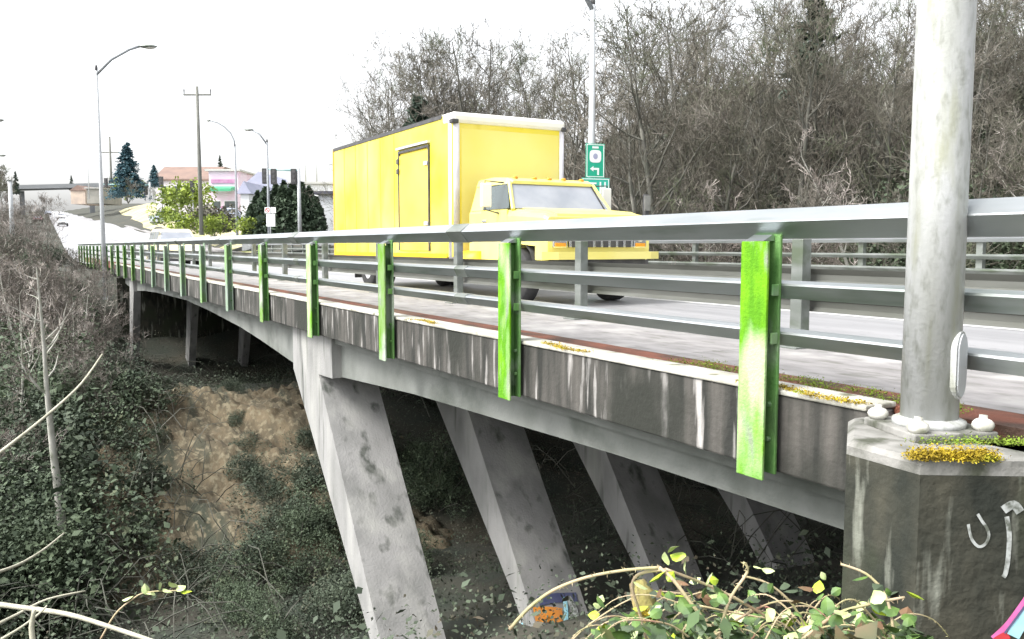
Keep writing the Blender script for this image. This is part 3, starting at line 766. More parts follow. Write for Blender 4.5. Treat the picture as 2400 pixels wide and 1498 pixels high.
for s in (-1, 1):
    dd = pane('door', [(CXm + s * 1.024, 12.42, 0.72), (CXm + s * 1.024, 13.34, 0.72), (CXm + s * 1.024, 13.34, 1.56), (CXm + s * 1.024, 12.42, 1.56)][::(1 if s > 0 else -1)], TCREAM, cab, 0.02)
    pane('side_window', [(CXm + s * 1.0, 12.38, 1.575), (CXm + s * 1.0, 13.32, 1.575), (CXm + s * 0.875, 13.36, 2.0), (CXm + s * 0.875, 12.66, 2.0)][::(1 if s > 0 else -1)], GLASS, dd)
    MB().rbox(CXm + s * 1.035 - 0.012, CXm + s * 1.035 + 0.012, 13.12, 13.28, 1.36, 1.4, 0.004).build('handle', CHROME, dd)
    mr = MB().rbox(CXm + s * 1.24 - 0.1, CXm + s * 1.24 + 0.1, 12.72, 12.78, 1.6, 2.0, 0.02).build('mirror', TWHITE, cab)
    MB().tube([(CXm + s * 1.02, 12.7, 1.5), (CXm + s * 1.26, 12.75, 1.56), (CXm + s * 1.26, 12.75, 2.04), (CXm + s * 0.9, 12.75, 2.02)], 0.014, 6).build('mirror_bracket', DARK, mr)
# face: grille, headlamps, bumper, clearance lamps
gr = MB().box(CXm - 0.62, CXm + 0.62, 11.17, 11.198, 0.93, 1.25).build('grille', DARK, cab)
for k in range(9):
    MB().rbox(CXm - 0.6 + k * 0.15 - 0.022, CXm - 0.6 + k * 0.15 + 0.022, 11.145, 11.1695, 0.93, 1.25, 0.006).build('grille_bar', CHROME, gr)
for s in (-1, 1):
    hb = MB().rbox(CXm + s * 0.78 - 0.13, CXm + s * 0.78 + 0.13, 11.165, 11.22, 0.92, 1.24, 0.02).build('headlamp', CHROME, cab)
    MB().ball((CXm + s * 0.78, 11.163, 1.12), (0.10, 0.03, 0.10), 14, 8).build('lamp_lens', LAMPG, hb, True)
    MB().rbox(CXm + s * 0.78 - 0.1, CXm + s * 0.78 + 0.1, 11.15, 11.1645, 0.94, 1.0, 0.006).build('turn_signal', AMBER, hb)
    MB().rbox(CXm + s * 0.965 - 0.05, CXm + s * 0.965 + 0.05, 11.24, 11.56, 0.72, 1.28, 0.03).build('fender', TCREAM, cab)
    ar = MB()
    for k in range(9):
        a0, a1 = math.pi * k / 9, math.pi * (k + 1) / 9
        y0, z0, y1, z1 = 12.15 - 0.62 * math.cos(a0), 0.46 + 0.62 * math.sin(a0), 12.15 - 0.62 * math.cos(a1), 0.46 + 0.62 * math.sin(a1)
        ar.add([(CXm + s * 0.62, y0, z0), (CXm + s * 1.03, y0, z0), (CXm + s * 1.03, y1, z1), (CXm + s * 0.62, y1, z1)], [(0, 1, 2, 3)])
    ar.build('wheel_arch', DARK, cab)
bu = MB().prism([(CXm - 1.17, 11.24), (CXm - 1.14, 11.13), (CXm - 0.9, 11.03), (CXm + 0.9, 11.03), (CXm + 1.14, 11.13), (CXm + 1.17, 11.24), (CXm + 0.9, 11.135), (CXm - 0.9, 11.135)], 2, 0.74, 0.86).build('bumper', TCREAM, truck, loc=toff)
MB().box(CXm - 0.9, CXm + 0.9, 11.18, 11.3, 0.5, 0.735).build('valance', DARK, bu)
for k in (-2, -1, 0, 1, 2):
    MB().ball((CXm + k * 0.3 if abs(k) < 2 else CXm + k * 0.34, 12.74, 2.115), (0.05, 0.05, 0.028), 8, 6).build('marker_lamp', AMBER, roof, True)

# ------------------------------------------------------------------ other vehicles
def car(name, label, cat, loc, rz, prof, win, width, paint, L, front='front', light=True):
    """prof: side outline of the lower body (y,z); win: outline of the greenhouse"""
    o = thing(name, label, cat, loc, rz)
    hw = width / 2
    body = MB()
    def band(poly, hw0, hw1, z0, z1):
        n = len(poly)
        def w(z): return hw0 + (hw1 - hw0) * min(max((z - z0) / (z1 - z0), 0), 1)
        v = [(-w(z), y, z) for y, z in poly] + [(w(z), y, z) for y, z in poly]
        return v, [tuple(range(n)), tuple(range(2 * n - 1, n - 1, -1))] + [(i, n + i, n + (i + 1) % n, (i + 1) % n) for i in range(n)]
    bz = max(z for y, z in prof)
    body.add(*band(prof, hw, hw * 0.97, 0.3, bz))
    b = body.build('body', paint, o)
    tz = max(z for y, z in win)
    rf = MB().add(*band(win, hw * 0.95, hw * 0.72, bz - 0.1, tz)).build('cabin', paint, o)
    (yb0, zb0), (yt0, zt0), (yt1, zt1), (yb1, zb1) = win[0], win[1], win[-2], win[-1]
    def wx(z): return hw * 0.95 + (hw * 0.72 - hw * 0.95) * min(max((z - (bz - 0.1)) / (tz - (bz - 0.1)), 0), 1)
    def L_(p, q, u): return (p[0] + (q[0] - p[0]) * u, p[1] + (q[1] - p[1]) * u)
    def glass(nm, p, q, dy, m):
        a, c = L_(p, q, 0.22), L_(p, q, 0.9)
        g = MB().add([(-wx(a[1]) * 0.9, a[0] + dy, a[1]), (wx(a[1]) * 0.9, a[0] + dy, a[1]), (wx(c[1]) * 0.88, c[0] + dy, c[1]), (-wx(c[1]) * 0.88, c[0] + dy, c[1]),
                      (-wx(a[1]) * 0.9, a[0] + dy * 0.2, a[1]), (wx(a[1]) * 0.9, a[0] + dy * 0.2, a[1]), (wx(c[1]) * 0.88, c[0] + dy * 0.2, c[1]), (-wx(c[1]) * 0.88, c[0] + dy * 0.2, c[1])],
                     [(0, 1, 2, 3), (0, 4, 5, 1), (1, 5, 6, 2), (2, 6, 7, 3), (3, 7, 4, 0)])
        return g.build(nm, m, o)
    glass('windshield', win[0], win[1], -0.02, WSHIELD)
    glass('rear_window', win[-1], win[-2], 0.02, GLASS)
    for s in (-1, 1):
        z0, z1 = bz + 0.04, tz - 0.12
        y0 = L_(win[0], win[1], 0.55)[0] + 0.12; y1 = L_(win[-1], win[-2], 0.55)[0] - 0.12
        ym = (y0 + y1) / 2
        for ya, yb in ((y0, ym - 0.04), (ym + 0.04, y1)):
            MB().add([(s * (wx(z0) + 0.006), ya - 0.1 * (ya == y0), z0), (s * (wx(z0) + 0.006), yb + 0.1 * (yb == y1), z0), (s * (wx(z1) + 0.006), yb, z1), (s * (wx(z1) + 0.006), ya, z1)], [(0, 1, 2, 3)]).build('side_window', GLASS, o)
        yf = prof[0][0]
        MB().rbox(s * hw * 0.68 - 0.16, s * hw * 0.68 + 0.16, -L / 2 - 0.03, -L / 2 + 0.12, 0.62, 0.78, 0.02).build('headlight', LAMPG, o)
        MB().rbox(s * hw * 0.78 - 0.1, s * hw * 0.78 + 0.1, L / 2 - 0.12, L / 2 + 0.03, 0.65, 0.85, 0.02).build('tail_light', RED, o)
        MB().rbox(s * (hw + 0.08) - 0.09, s * (hw + 0.08) + 0.09, win[0][0] + 0.1, win[0][0] + 0.2, bz, bz + 0.14, 0.02).build('mirror', paint, o)
        for y in (-L * 0.3, L * 0.3):
            wheel(o, s * (hw - 0.1), y, 0.33, 0.22)
    MB().rbox(-hw * 0.96, hw * 0.96, -L / 2 - 0.06, -L / 2 + 0.1, 0.28, 0.5, 0.03).build('bumper', DARK, o)
    MB().rbox(-hw * 0.45, hw * 0.45, -L / 2 - 0.025, -L / 2 + 0.05, 0.55, 0.7, 0.01).build('grille', DARK, o)
    return o
CREAM = mat('cream_car_paint', (0.80, 0.70, 0.40), (0.80, 0.74, 0.52), rough=0.25, scale=1)
CWHITE = mat('white_car_paint', (0.80, 0.80, 0.80), (0.75, 0.76, 0.78), rough=0.25, scale=1)
CBLUE = mat('pale_blue_car_paint', (0.56, 0.62, 0.78), (0.6, 0.66, 0.8), rough=0.25, scale=1)
CRED = mat('dark_red_car_paint', (0.25, 0.06, 0.08), (0.3, 0.08, 0.1), rough=0.3, scale=1)
CDARK = mat('dark_blue_car_paint', (0.07, 0.08, 0.11), (0.1, 0.11, 0.14), rough=0.3, scale=1)
VAN_P = [(-2.3, 0.3), (-2.32, 0.75), (-1.5, 1.02), (2.25, 1.05), (2.3, 0.6), (2.25, 0.3)]
VAN_W = [(-1.55, 0.98), (-0.75, 1.66), (-0.3, 1.74), (1.7, 1.74), (1.95, 1.65), (2.22, 1.0)]
CAR_P = [(-2.2, 0.28), (-2.22, 0.66), (-1.1, 0.88), (1.4, 0.9), (2.15, 0.86), (2.2, 0.5), (2.15, 0.28)]
CAR_W = [(-1.15, 0.84), (-0.4, 1.36), (0.0, 1.42), (0.8, 1.4), (1.0, 1.36), (1.65, 0.86)]
car('minivan', 'cream minivan following the truck, behind the near railing', 'van', (5.95 + 0.2, 42.6, road_z(42.6)), 0.0, VAN_P, VAN_W, 1.85, CREAM, 4.6)
car('parked_car', 'pale blue car parked beside the yellow-green bushes', 'car', at(402, 512, 92) + Vector((0, 0, -0.6)), math.radians(70), CAR_P, CAR_W, 1.75, CBLUE, 4.4)
car('parked_car', 'pale lilac car parked in front of the white shed beside the hedge', 'car', at(543, 510, 84) + Vector((0, 0, -0.5)), math.radians(75), CAR_P, CAR_W, 1.75, CBLUE, 4.4)
def on_road(x, t):
    """point on the far road seen at image column x"""
    s = math.tan(PHI + math.atan((x - 1200) * math.cos(0) / FPX))
    return Vector((s * t, t, road_z(t)))
for lab, x, t, pnt, nm, P_, W_ in (('white car coming down the hill road, nearest of the far cars', 153, 185, CWHITE, 'car', CAR_P, CAR_W),
                                  ('white van high on the hill road, just above the nearest far car', 150, 250, CWHITE, 'van', VAN_P, VAN_W),
                                  ('dark red car on the left side of the hill road near the crest', 96, 215, CRED, 'car', CAR_P, CAR_W),
                                  ('small pale car under the far overpass on the hill road', 120, 330, CBLUE, 'car', CAR_P, CAR_W)):
    p = on_road(x, t)
    car(nm, lab, nm, p, 0.0, P_, W_, 1.8, pnt, 4.5)

# ------------------------------------------------------------------ signs
def sign_frame(centre, w, h, m, name, label, cat='sign'):
    """flat sign facing back down the bridge"""
    o = thing(name, label, cat, centre, -math.radians(12))
    MB().rbox(-w / 2, w / 2, -0.012, 0.012, -h / 2, h / 2, 0.005).build('panel', m, o)
    b = MB(); e = 0.022
    for x0, x1, z0, z1 in ((-w / 2 + 0.02, w / 2 - 0.02, h / 2 - 0.02 - e, h / 2 - 0.02), (-w / 2 + 0.02, w / 2 - 0.02, -h / 2 + 0.02, -h / 2 + 0.02 + e), (-w / 2 + 0.02, -w / 2 + 0.02 + e, -h / 2 + 0.02 + e, h / 2 - 0.02 - e), (w / 2 - 0.02 - e, w / 2 - 0.02, -h / 2 + 0.02 + e, h / 2 - 0.02 - e)):
        b.box(x0, x1, -0.017, -0.0125, z0, z1)
    b.build('border', SIGNW, o)
    return o
c = at(1395, 377, 25.4)
rs = sign_frame(c, 0.60, 1.0, SIGNG, 'route_sign', 'tall green route sign with white shield and arrow on the lamp post')
sh = []
for k in range(28):
    a = 2 * math.pi * k / 28
    ca, sa = math.cos(a), math.sin(a)
    q = 1 / max(abs(ca) ** 4 + abs(sa) ** 4, 1e-6) ** 0.25
    sh.append((0.185 * ca * q, 0.13 + 0.185 * sa * q))
MB().prism(sh, 1, -0.018, -0.0125).build('shield', SIGNW, rs)
dg = []
for k in range(18):
    a = 2 * math.pi * k / 18
    dg.append((0.075 * math.cos(a), 0.13 + 0.085 * math.sin(a)))
MB().prism(dg, 1, -0.022, -0.0185).build('numeral', mat('sign_mauve', (0.35, 0.3, 0.5), (0.3, 0.4, 0.45), rough=0.5), rs)
ar = MB().box(0.06, 0.12, -0.018, -0.0125, -0.42, -0.21).box(-0.06, 0.06, -0.0181, -0.0126, -0.27, -0.21)
ar.prism([(-0.17, -0.24), (-0.061, -0.16), (-0.061, -0.32)], 1, -0.018, -0.0125)
ar.build('arrow', SIGNW, rs)
MB().rbox(-0.1, 0.1, -0.0185, -0.0125, 0.36, 0.42, 0.002).build('legend', SIGNW, rs)
c2 = at(1396, 440, 25.2)
s2 = sign_frame(c2, 0.88, 0.56, SIGNT, 'guide_sign', 'wide teal guide sign below the route sign')
lg = MB()
for x0, x1, z0, z1 in ((-0.34, 0.02, 0.1, 0.15), (-0.34, -0.05, -0.02, 0.02), (-0.2, 0.06, -0.16, -0.12), (0.12, 0.17, -0.18, 0.17), (0.27, 0.32, -0.18, 0.17), (0.17, 0.27, -0.03, 0.02)):
    lg.box(x0, x1, -0.018, -0.0125, z0, z1)
lg.build('legend', SIGNW, s2)
pz = c2.z + 0.3
MB().tube([(0.36, 0.03, 0.28), (0.36, 0.03, -(c2.z + 0.6))], 0.028, 8).build('sign_post', SIGNW, s2)
mp = at(1514, 480, 21.0)
mk = thing('marker_post', 'short dark marker post just beyond the truck hood', 'post', (mp.x, mp.y, 0.2))
MB().rbox(-0.06, 0.06, -0.05, 0.05, 0, mp.z + 0.2 - 0.2 + 0.05, 0.01).build('post', DARK, mk)
MB().rbox(-0.09, 0.09, -0.065, -0.0505, mp.z - 0.35, mp.z + 0.02, 0.004).build('reflector', mat('grey_reflector', (0.3, 0.3, 0.28), (0.2, 0.2, 0.18), rough=0.4, scale=5), mk)

# ------------------------------------------------------------------ plants: builders
def grow(rng, height, r0, nodes=9, lv1=13, lv2=6, lv3=5, lv4=3, start=0.3, spread=0.42, lean=0.06, upw=0.14, twig=0.009):
    segs = []
    def branch(p, d, L, r, lvl, nseg):
        pts = [p]; rr = [r]
        kids = {1: lv2, 2: lv3, 3: lv4}.get(lvl, 0)
        for i in range(nseg):
            d = d + rng.normal(size=3) * (0.17 if lvl < 3 else 0.26) + np.array([0, 0, upw])
            d = d / np.linalg.norm(d)
            p = p + d * L / nseg
            r2 = max(r * (1 - 0.8 * (i + 1) / nseg), twig * 0.6)
            pts.append(p); rr.append(r2)
        segs.append((pts, rr, lvl))
        for k in range(kids):
            u = rng.uniform(0.25, 1.0)
            i = min(int(u * nseg), nseg - 1)
            q = pts[i] + (pts[i + 1] - pts[i]) * (u * nseg - i)
            dd = pts[i + 1] - pts[i]; dd = dd / np.linalg.norm(dd)
            s = rng.normal(size=3); s -= dd * s.dot(dd); s /= np.linalg.norm(s)
            ang = rng.uniform(0.5, 1.05)
            nd = dd * math.cos(ang) + s * math.sin(ang)
            branch(q, nd, L * rng.uniform(0.34, 0.6), max(rr[i] * 0.6, twig), lvl + 1, 4 if lvl == 1 else 3 if lvl == 2 else 2)
    p = np.zeros(3); d = np.array([rng.normal() * lean, rng.normal() * lean, 1.0])
    tp_, tr = [p], [r0]
    for i in range(nodes):
        d = d + np.array([rng.normal() * lean, rng.normal() * lean, 0.05]); d /= np.linalg.norm(d)
        p = p + d * height / nodes
        tp_.append(p); tr.append(r0 * (1 - 0.88 * (i + 1) / nodes))
    segs.append((tp_, tr, 0))
    for k in range(lv1):
        u = start + (1 - start) * (k + rng.uniform(0, 1)) / lv1
        i = min(int(u * nodes), nodes - 1)
        q = tp_[i] + (tp_[i + 1] - tp_[i]) * (u * nodes - i)
        a = rng.uniform(0, 6.283)
        el = rng.uniform(0.35, 0.95)
        nd = np.array([math.cos(a) * math.cos(el), math.sin(a) * math.cos(el), math.sin(el)])
        branch(q, nd, height * spread * (1.15 - 0.75 * u) * rng.uniform(0.7, 1.2), tr[i] * 0.55, 1, 5)
    return segs
HGT = {}
def tree_meshes(name, seed, mtrunk, mtwig, **kw):
    rng = np.random.default_rng(seed)
    segs = grow(rng, **kw)
    a, b = MB(), MB()
    for pts, rr, lvl in segs:
        (a if lvl < 2 else b).tube(pts, rr, 8 if lvl == 0 else 5 if lvl == 1 else 3, cap=False)
    tm, cm = a.mesh('trunk', mtrunk, True), b.mesh('crown', mtwig)
    top = sorted(v[2] for v in b.v)
    HGT[cm.name] = top[int(len(top) * 0.985)]
    return tm, cm
def tree_thing(name, label, cat, meshes, loc, rz, sc=1.0, group=None, parts=('trunk', 'crown')):
    o = thing(name, label, cat, loc, rz, group)
    o.scale = (sc, sc, sc)
    for nm, me in zip(parts, meshes):
        link(nm, me, o)
    return o
def gz(p, sink=0.1):
    return Vector((p[0], p[1], ground_z(p[0], p[1]) - sink))
def spot(x, depth):
    """ground position at image column x and view depth"""
    r = ray(x, 749)
    p = CAM + r * depth
    return gz(p)

ALDERS = [tree_meshes('alder', 100 + i, BARKD, TWIG, height=[9.5, 8.5, 10.5, 9.0, 8.0, 10.0][i], r0=0.11 + 0.015 * (i % 3), lv1=15, lv2=6, lv3=5, lv4=3, start=0.22, spread=0.40) for i in range(6)]
ASHES = [tree_meshes('thicket', 140 + i, BARKD, TWIG, height=5.0 + 0.6 * i, r0=0.06, lv1=14, lv2=6, lv3=5, lv4=2, start=0.08, spread=0.5, lean=0.12) for i in range(3)]

# -------- the thicket behind the bridge: trees one can tell apart
rt = random.Random(5)
def thicket_label(x):
    if x < 960: return 'bare grey-brown tree at the thin left end of the thicket', 'bare trees at the left end of the thicket'
    if x < 1345: return 'bare grey-brown tree standing in the thicket above the truck box', 'bare trees above the truck box'
    if x < 1600: return 'bare mauve-brown tree in the thicket just right of the route sign', 'bare trees just right of the route sign'
    if x < 1800: return 'bare mauve-brown tree in the thicket left of the towering conifer', 'bare trees left of the conifer'
    if x < 1980: return 'bare mauve-brown tree in the thicket below the towering conifer', 'bare trees below the conifer'
    if x < 2160: return 'bare mauve-brown tree in the thicket just left of the big grey pole', 'bare trees just left of the grey pole'
    return 'bare tree in the dark thicket right of the big grey pole', 'bare trees right of the grey pole'
TOPX = [760, 830, 890, 1000, 1100, 1200, 1300, 1400, 1520, 1700, 1900, 2100, 2500]
TOPY = [330, 230, 140, 105, 120, 130, 120, 95, 50, 30, 10, 0, -60]
k = 0
for row, (d0, nrow) in enumerate(((27, 18), (30, 20), (34, 24), (39, 26), (45, 28), (52, 26))):
    for i in range(nrow):
        x = 790 + (2560 - 790) * (i + rt.uniform(0.1, 0.9)) / nrow
        d = d0 * rt.uniform(0.94, 1.07)
        if x < 1050: d = max(d, 40 + rt.uniform(0, 14))
        p = spot(x, d)
        if p.x < 17.5: continue
        ty = lerp(x, TOPX, TOPY) + rt.choice((0, 0, 30, 60, 110, 160)) + rt.uniform(-20, 40) - 8 * row
        top = at(x, ty, d)
        h = top.z - p.z
        ms = ALDERS[k % 6]
        hm = HGT[ms[1].name]
        sc = max(min(h / hm, 1.9), 0.3)
        lab, grp = thicket_label(x)
        tree_thing('bare_tree', lab, 'tree', ms, p, rt.uniform(0, 6.28), sc, grp)
        k += 1
for row, (d0, nrow) in enumerate(((23.5, 22), (26, 22), (30, 18))):
    for i in range(nrow):
        x = 960 + (2560 - 960) * (i + rt.uniform(0.1, 0.9)) / nrow
        p = spot(x, d0 * rt.uniform(0.95, 1.08))
        if p.x < 16.4 or p.y > 44: continue
        side = 'left of' if x < 1345 else 'between route sign and' if x < 2120 else 'right of'
        lab = {'left of': 'low bare bush at the foot of the thicket, left of the route sign', 'between route sign and': 'low bare bush at the thicket edge between route sign and grey pole', 'right of': 'low bare bush at the thicket edge right of the grey pole'}[side]
        tree_thing('bare_bush', lab, 'bush', ASHES[(i + row) % 3], p, rt.uniform(0, 6.28), rt.uniform(0.7, 1.05), 'low bushes ' + side + (' the route sign' if side == 'left of' else ' grey pole'), ('stem', 'crown'))

# -------- conifers
def conifer(seed, height, rad, m, droop=0.25, n=26, dens=26):
    rng = np.random.default_rng(seed)
    tr = MB().tube([(0, 0, 0), (0, 0, height * 0.5), (0, 0, height * 0.98)], [height * 0.016, height * 0.011, 0.02], 8)
    cs, br = [], MB()
    for i in range(n):
        u = 0.08 + 0.9 * i / n
        z = height * u
        R = rad * (1 - u) ** 0.8 + 0.08
        for k in range(int(5 + 4 * (1 - u))):
            a = rng.uniform(0, 6.283); Rk = R * rng.uniform(0.6, 1.12)
            tip = np.array([math.cos(a) * Rk, math.sin(a) * Rk, z - Rk * droop])
            br.tube([(0, 0, z), tuple(tip)], [0.02, 0.005], 3, cap=False)
            q = rng.uniform(0.2, 1.0, dens)[:, None]
            pts = np.array([0, 0, z]) * (1 - q) + tip * q
            pts += rng.normal(size=pts.shape) * np.array([0.10, 0.10, 0.05]) * Rk
            cs.append(pts)
    c = np.concatenate(cs)
    return tr.mesh('trunk', BARKD, True), quads_mesh('crown', leaf_cloud(c, height * 0.035, 0.2, rng), 4, m), br.mesh('branches', BARKD)
cf = conifer(11, 14.0, 5.4, NEEDLE, 0.25, 34, 60)
p = spot(312, 108)
p.z = at(312, 455, 108).z - 0.5
h0 = at(312, 334, 108).z - p.z
tree_thing('conifer', 'tall blue-green fir beside the hill road', 'tree', cf, p, 0.4, h0 / 14.0, None, ('trunk', 'crown', 'branch'))
cg = conifer(12, 12.0, 2.6, NEEDLEG)
p = spot(1893, 33); h0 = at(1893, -40, 33).z - p.z
tree_thing('conifer', 'dark green conifer towering over the bare thicket', 'tree', cg, p, 1.0, h0 / 12.0, None, ('trunk', 'crown', 'branch'))
p = spot(985, 40); h0 = at(985, 215, 40).z - p.z
tree_thing('conifer', 'small dark conifer half hidden behind the truck box', 'tree', cg, p, 2.0, h0 / 12.0, None, ('trunk', 'crown', 'branch'))
for lab, x, ty, by, d in (('small dark fir above the brown roof', 516, 362, 395, 150), ('tiny far fir at the left above the overpass', 38, 400, 450, 260), ('pair of far firs right of the overpass, the left one', 168, 410, 442, 300), ('low blue fir beside the tall fir on its right', 362, 385, 432, 118)):
    p = at(x, by, d); h0 = at(x, ty, d).z - p.z
    p.z -= h0 * 0.15
    tree_thing('conifer', lab, 'tree', cf if 'blue' in lab else cg, p, x * 0.1, h0 * 1.15 / (14.0 if 'blue' in lab else 12.0), None, ('trunk', 'crown', 'branch'))

# -------- leafy shrubs
def leafy(seed, r, m, n=2600, size=0.11, hz=0.8):
    rng = np.random.default_rng(seed)
    c = []
    lobes = [(rng.normal(size=3) * np.array([0.45, 0.45, 0.25]) * r + np.array([0, 0, r * hz * 0.8]), rng.uniform(0.35, 0.6) * r) for _ in range(9)]
    for lc, lr in lobes:
        q = rng.normal(size=(n // 9, 3)); q /= np.linalg.norm(q, axis=1, keepdims=True)
        q *= (rng.uniform(0.45, 1.05, len(q)) ** 0.6)[:, None] * lr
        c.append(q + lc)
    c = np.concatenate(c); c[:, 2] = np.abs(c[:, 2])
    st = MB()
    for lc, lr in lobes:
        st.tube([(0, 0, -0.1), tuple(lc * 0.5 + np.array([0, 0, 0.05])), tuple(lc)], [0.03, 0.02, 0.008], 4, cap=False)
    return st.mesh('stem', BARKD), quads_mesh('foliage', leaf_cloud(c, size, 0.35, rng), 4, m)
SHRUBS = [leafy(30 + i, 1.4, LEAFD, 9000, 0.06) for i in range(4)]
SHRUBI = [leafy(40 + i, 1.3, IVY, 8000, 0.065) for i in range(3)]
def shrub(x, d, sc, label, group, ms, name='evergreen_shrub', lift=0.0, cond=None):
    p = spot(x, d)
    if cond and not cond(p): return
    p.z += lift
    return tree_thing(name, label, 'shrub', ms, p, rt.uniform(0, 6.28), sc, group, ('stem', 'foliage'))
for i in range(80):                       # undergrowth at the thicket's foot
    x = 960 + (2560 - 960) * (i + rt.uniform(0, 1)) / 80
    shrub(x, rt.uniform(22.5, 36), rt.uniform(1.0, 2.3), 'dark evergreen undergrowth shrub at the foot of the bare thicket', 'undergrowth shrubs below the thicket', (SHRUBS + SHRUBI)[i % 7], cond=lambda p: p.x > 16.5)
for i in range(30):                       # seen beneath the deck, beyond the legs
    shrub(640 + 1350 * (i + rt.uniform(0, 1)) / 30, rt.uniform(20, 30), rt.uniform(0.8, 1.4), 'dark green shrub seen between the bridge legs beyond the deck', 'shrubs beyond the bridge legs', (SHRUBS + SHRUBI)[i % 7], cond=lambda p: p.x > 15.2)
for i in range(90):                       # left bank of the ravine
    x = -60 + 430 * rt.random()
    d = rt.uniform(13, 36)
    if (x > 180 and d > 21) or (x > 190 and d < 19) or (60 < x < 240 and d < 16.5): continue
    shrub(x, d, rt.uniform(0.7, 1.25), 'dark green shrub on the ravine bank at the left edge of the view' if x < 25 else 'dark green shrub on the ravine bank just left of the lone alder trunk' if x < 130 else 'dark green shrub on the ravine bank between lone alder and bridge', 'shrubs at the left edge' if x < 25 else 'shrubs left of the lone alder' if x < 130 else 'shrubs between alder and bridge', (SHRUBS + SHRUBI)[i % 7], cond=lambda p: p.x < 1.9)

for i in range(60):
    x = -70 + 390 * (i % 15 + rt.random()) / 15; d = (13, 17, 21, 25)[i // 15] * rt.uniform(0.9, 1.1)
    p = spot(x, d)
    if p.x > 1.0 or (x > 180 and d > 21) or (x > 200 and d < 19) or (60 < x < 240 and d < 16.5): continue
    top = at(x, (1130, 930, 800, 720)[i // 15] + rt.uniform(-50, 90), d).z - p.z
    if top < 0.5: continue
    o = tree_thing('evergreen_shrub', 'dark green shrub on the ravine bank at the left edge of the view' if x < 25 else 'dark green shrub on the ravine bank just left of the lone alder trunk' if x < 130 else 'dark green shrub on the ravine bank between lone alder and bridge', 'shrub', (SHRUBS + SHRUBI)[i % 7], p, rt.uniform(0, 6.28), min(top / 2.1, 1.5), 'shrubs at the left edge' if x < 25 else 'shrubs left of the lone alder' if x < 130 else 'shrubs between alder and bridge', ('stem', 'foliage'))

SHRUBL = leafy(48, 1.4, mat('lit_olive_shrub_leaf', (0.24, 0.27, 0.13), (0.14, 0.17, 0.08), rough=0.7, scale=1.2, c3=(0.20, 0.19, 0.11), scale3=0.9, lo3=0.55, hi3=0.68), 7000, 0.075)  # leaves coloured lighter to imitate daylight on the greenery beyond the deck
for i in range(26):
    shrub(880 + 1080 * (i + rt.random()) / 26, rt.uniform(18.5, 27), rt.uniform(0.7, 1.3), 'shrub with daylight painted into its olive leaves beyond the deck, seen between the legs', 'olive shrubs beyond the bridge legs', SHRUBL, 'olive_shrub', cond=lambda p: p.x > 15.0)

def ground_hit(x, y):
    r = ray(x, y)
    d = 4.0
    while d < 60:
        p = CAM + r * d
        if p.z < ground_z(p.x, p.y) + 0.1:
            return p
        d += 0.1
    return CAM + r * 40
for i in range(44):
    x = 560 + 1120 * (i % 22 + rt.random()) / 22; y = (1180, 1400)[i // 22] + rt.uniform(-90, 110)
    if (y < 1230 and x < 760) or x > 1080: continue
    p = ground_hit(x, y)
    if 6.3 < p.y < 11.2 and any(b - 0.5 < p.x < b + 1.2 for b in LEGA): continue
    tree_thing('evergreen_shrub', 'low dark undergrowth shrub on the ravine floor among the bridge legs', 'shrub', (SHRUBS + SHRUBI)[i % 7], gz(p), rt.uniform(0, 6.28), rt.uniform(0.3, 0.6), 'undergrowth among the bridge legs', ('stem', 'foliage'))
for i, (x, y, sc) in enumerate(((565, 985, 0.3), (572, 1060, 0.36), (580, 1140, 0.42), (330, 960, 0.5), (318, 1060, 0.5), (335, 1170, 0.5), (350, 1290, 0.55), (640, 1180, 0.5), (700, 1160, 0.5), (655, 1260, 0.55), (720, 1250, 0.5), (610, 1330, 0.5), (400, 1350, 0.5), (500, 1385, 0.5), (735, 1050, 0.35), (290, 930, 0.55), (420, 940, 0.32), (545, 930, 0.34))):
    tree_thing('evergreen_shrub', 'small dark ivy clump growing on the tan earth bank', 'shrub', SHRUBI[i % 3], gz(ground_hit(x, y)), i * 1.7, sc, 'ivy clumps on the earth bank', ('stem', 'foliage'))

# -------- left bank: thin alders and pinkish brush
ALD2 = tree_meshes('alder', 210, BARK, TWIGP, height=8.6, r0=0.14, lv1=9, lv2=6, lv3=4, lv4=2, start=0.62, spread=0.26, lean=0.03)
tr0 = at(156, 1385, 14.0)
tree_thing('alder_tree', 'thin pale-barked alder standing alone at the lower left', 'tree', ALD2, gz(tr0, 0.1), 2.2, (at(100, 600, 14.0).z - ground_z(tr0.x, tr0.y) + 0.1) / HGT[ALD2[1].name])
ALD3 = tree_meshes('alder', 215, BARK, TWIGP, height=6.5, r0=0.06, lv1=15, lv2=7, lv3=5, lv4=3, start=0.3, spread=0.42, lean=0.06)
SAPL = tree_meshes('sapling', 218, BARK, TWIGP, height=6.5, r0=0.075, lv1=10, lv2=5, lv3=4, lv4=2, start=0.4, spread=0.26, lean=0.05)
BR = [tree_meshes('brush', 220 + i, BARKD, TWIGP, height=4.2 + 0.5 * i, r0=0.04, lv1=16, lv2=7, lv3=5, lv4=3, start=0.08, spread=0.52, lean=0.12) for i in range(3)]
for i in range(9):
    x = [20, 62, 130, 205, -20, 90, 175, 240, 10][i]; d = [24, 27, 26, 30, 28, 33, 36, 32, 38][i]
    p = spot(x, d)
    h = at(x, [540, 590, 580, 600, 560, 560, 585, 600, 540][i], d).z - p.z
    tree_thing('young_alder', 'slender bare young tree on the ravine bank at the left edge', 'tree', ALD3, p, i * 1.3, h / HGT[ALD3[1].name], 'slender young trees on the left bank')
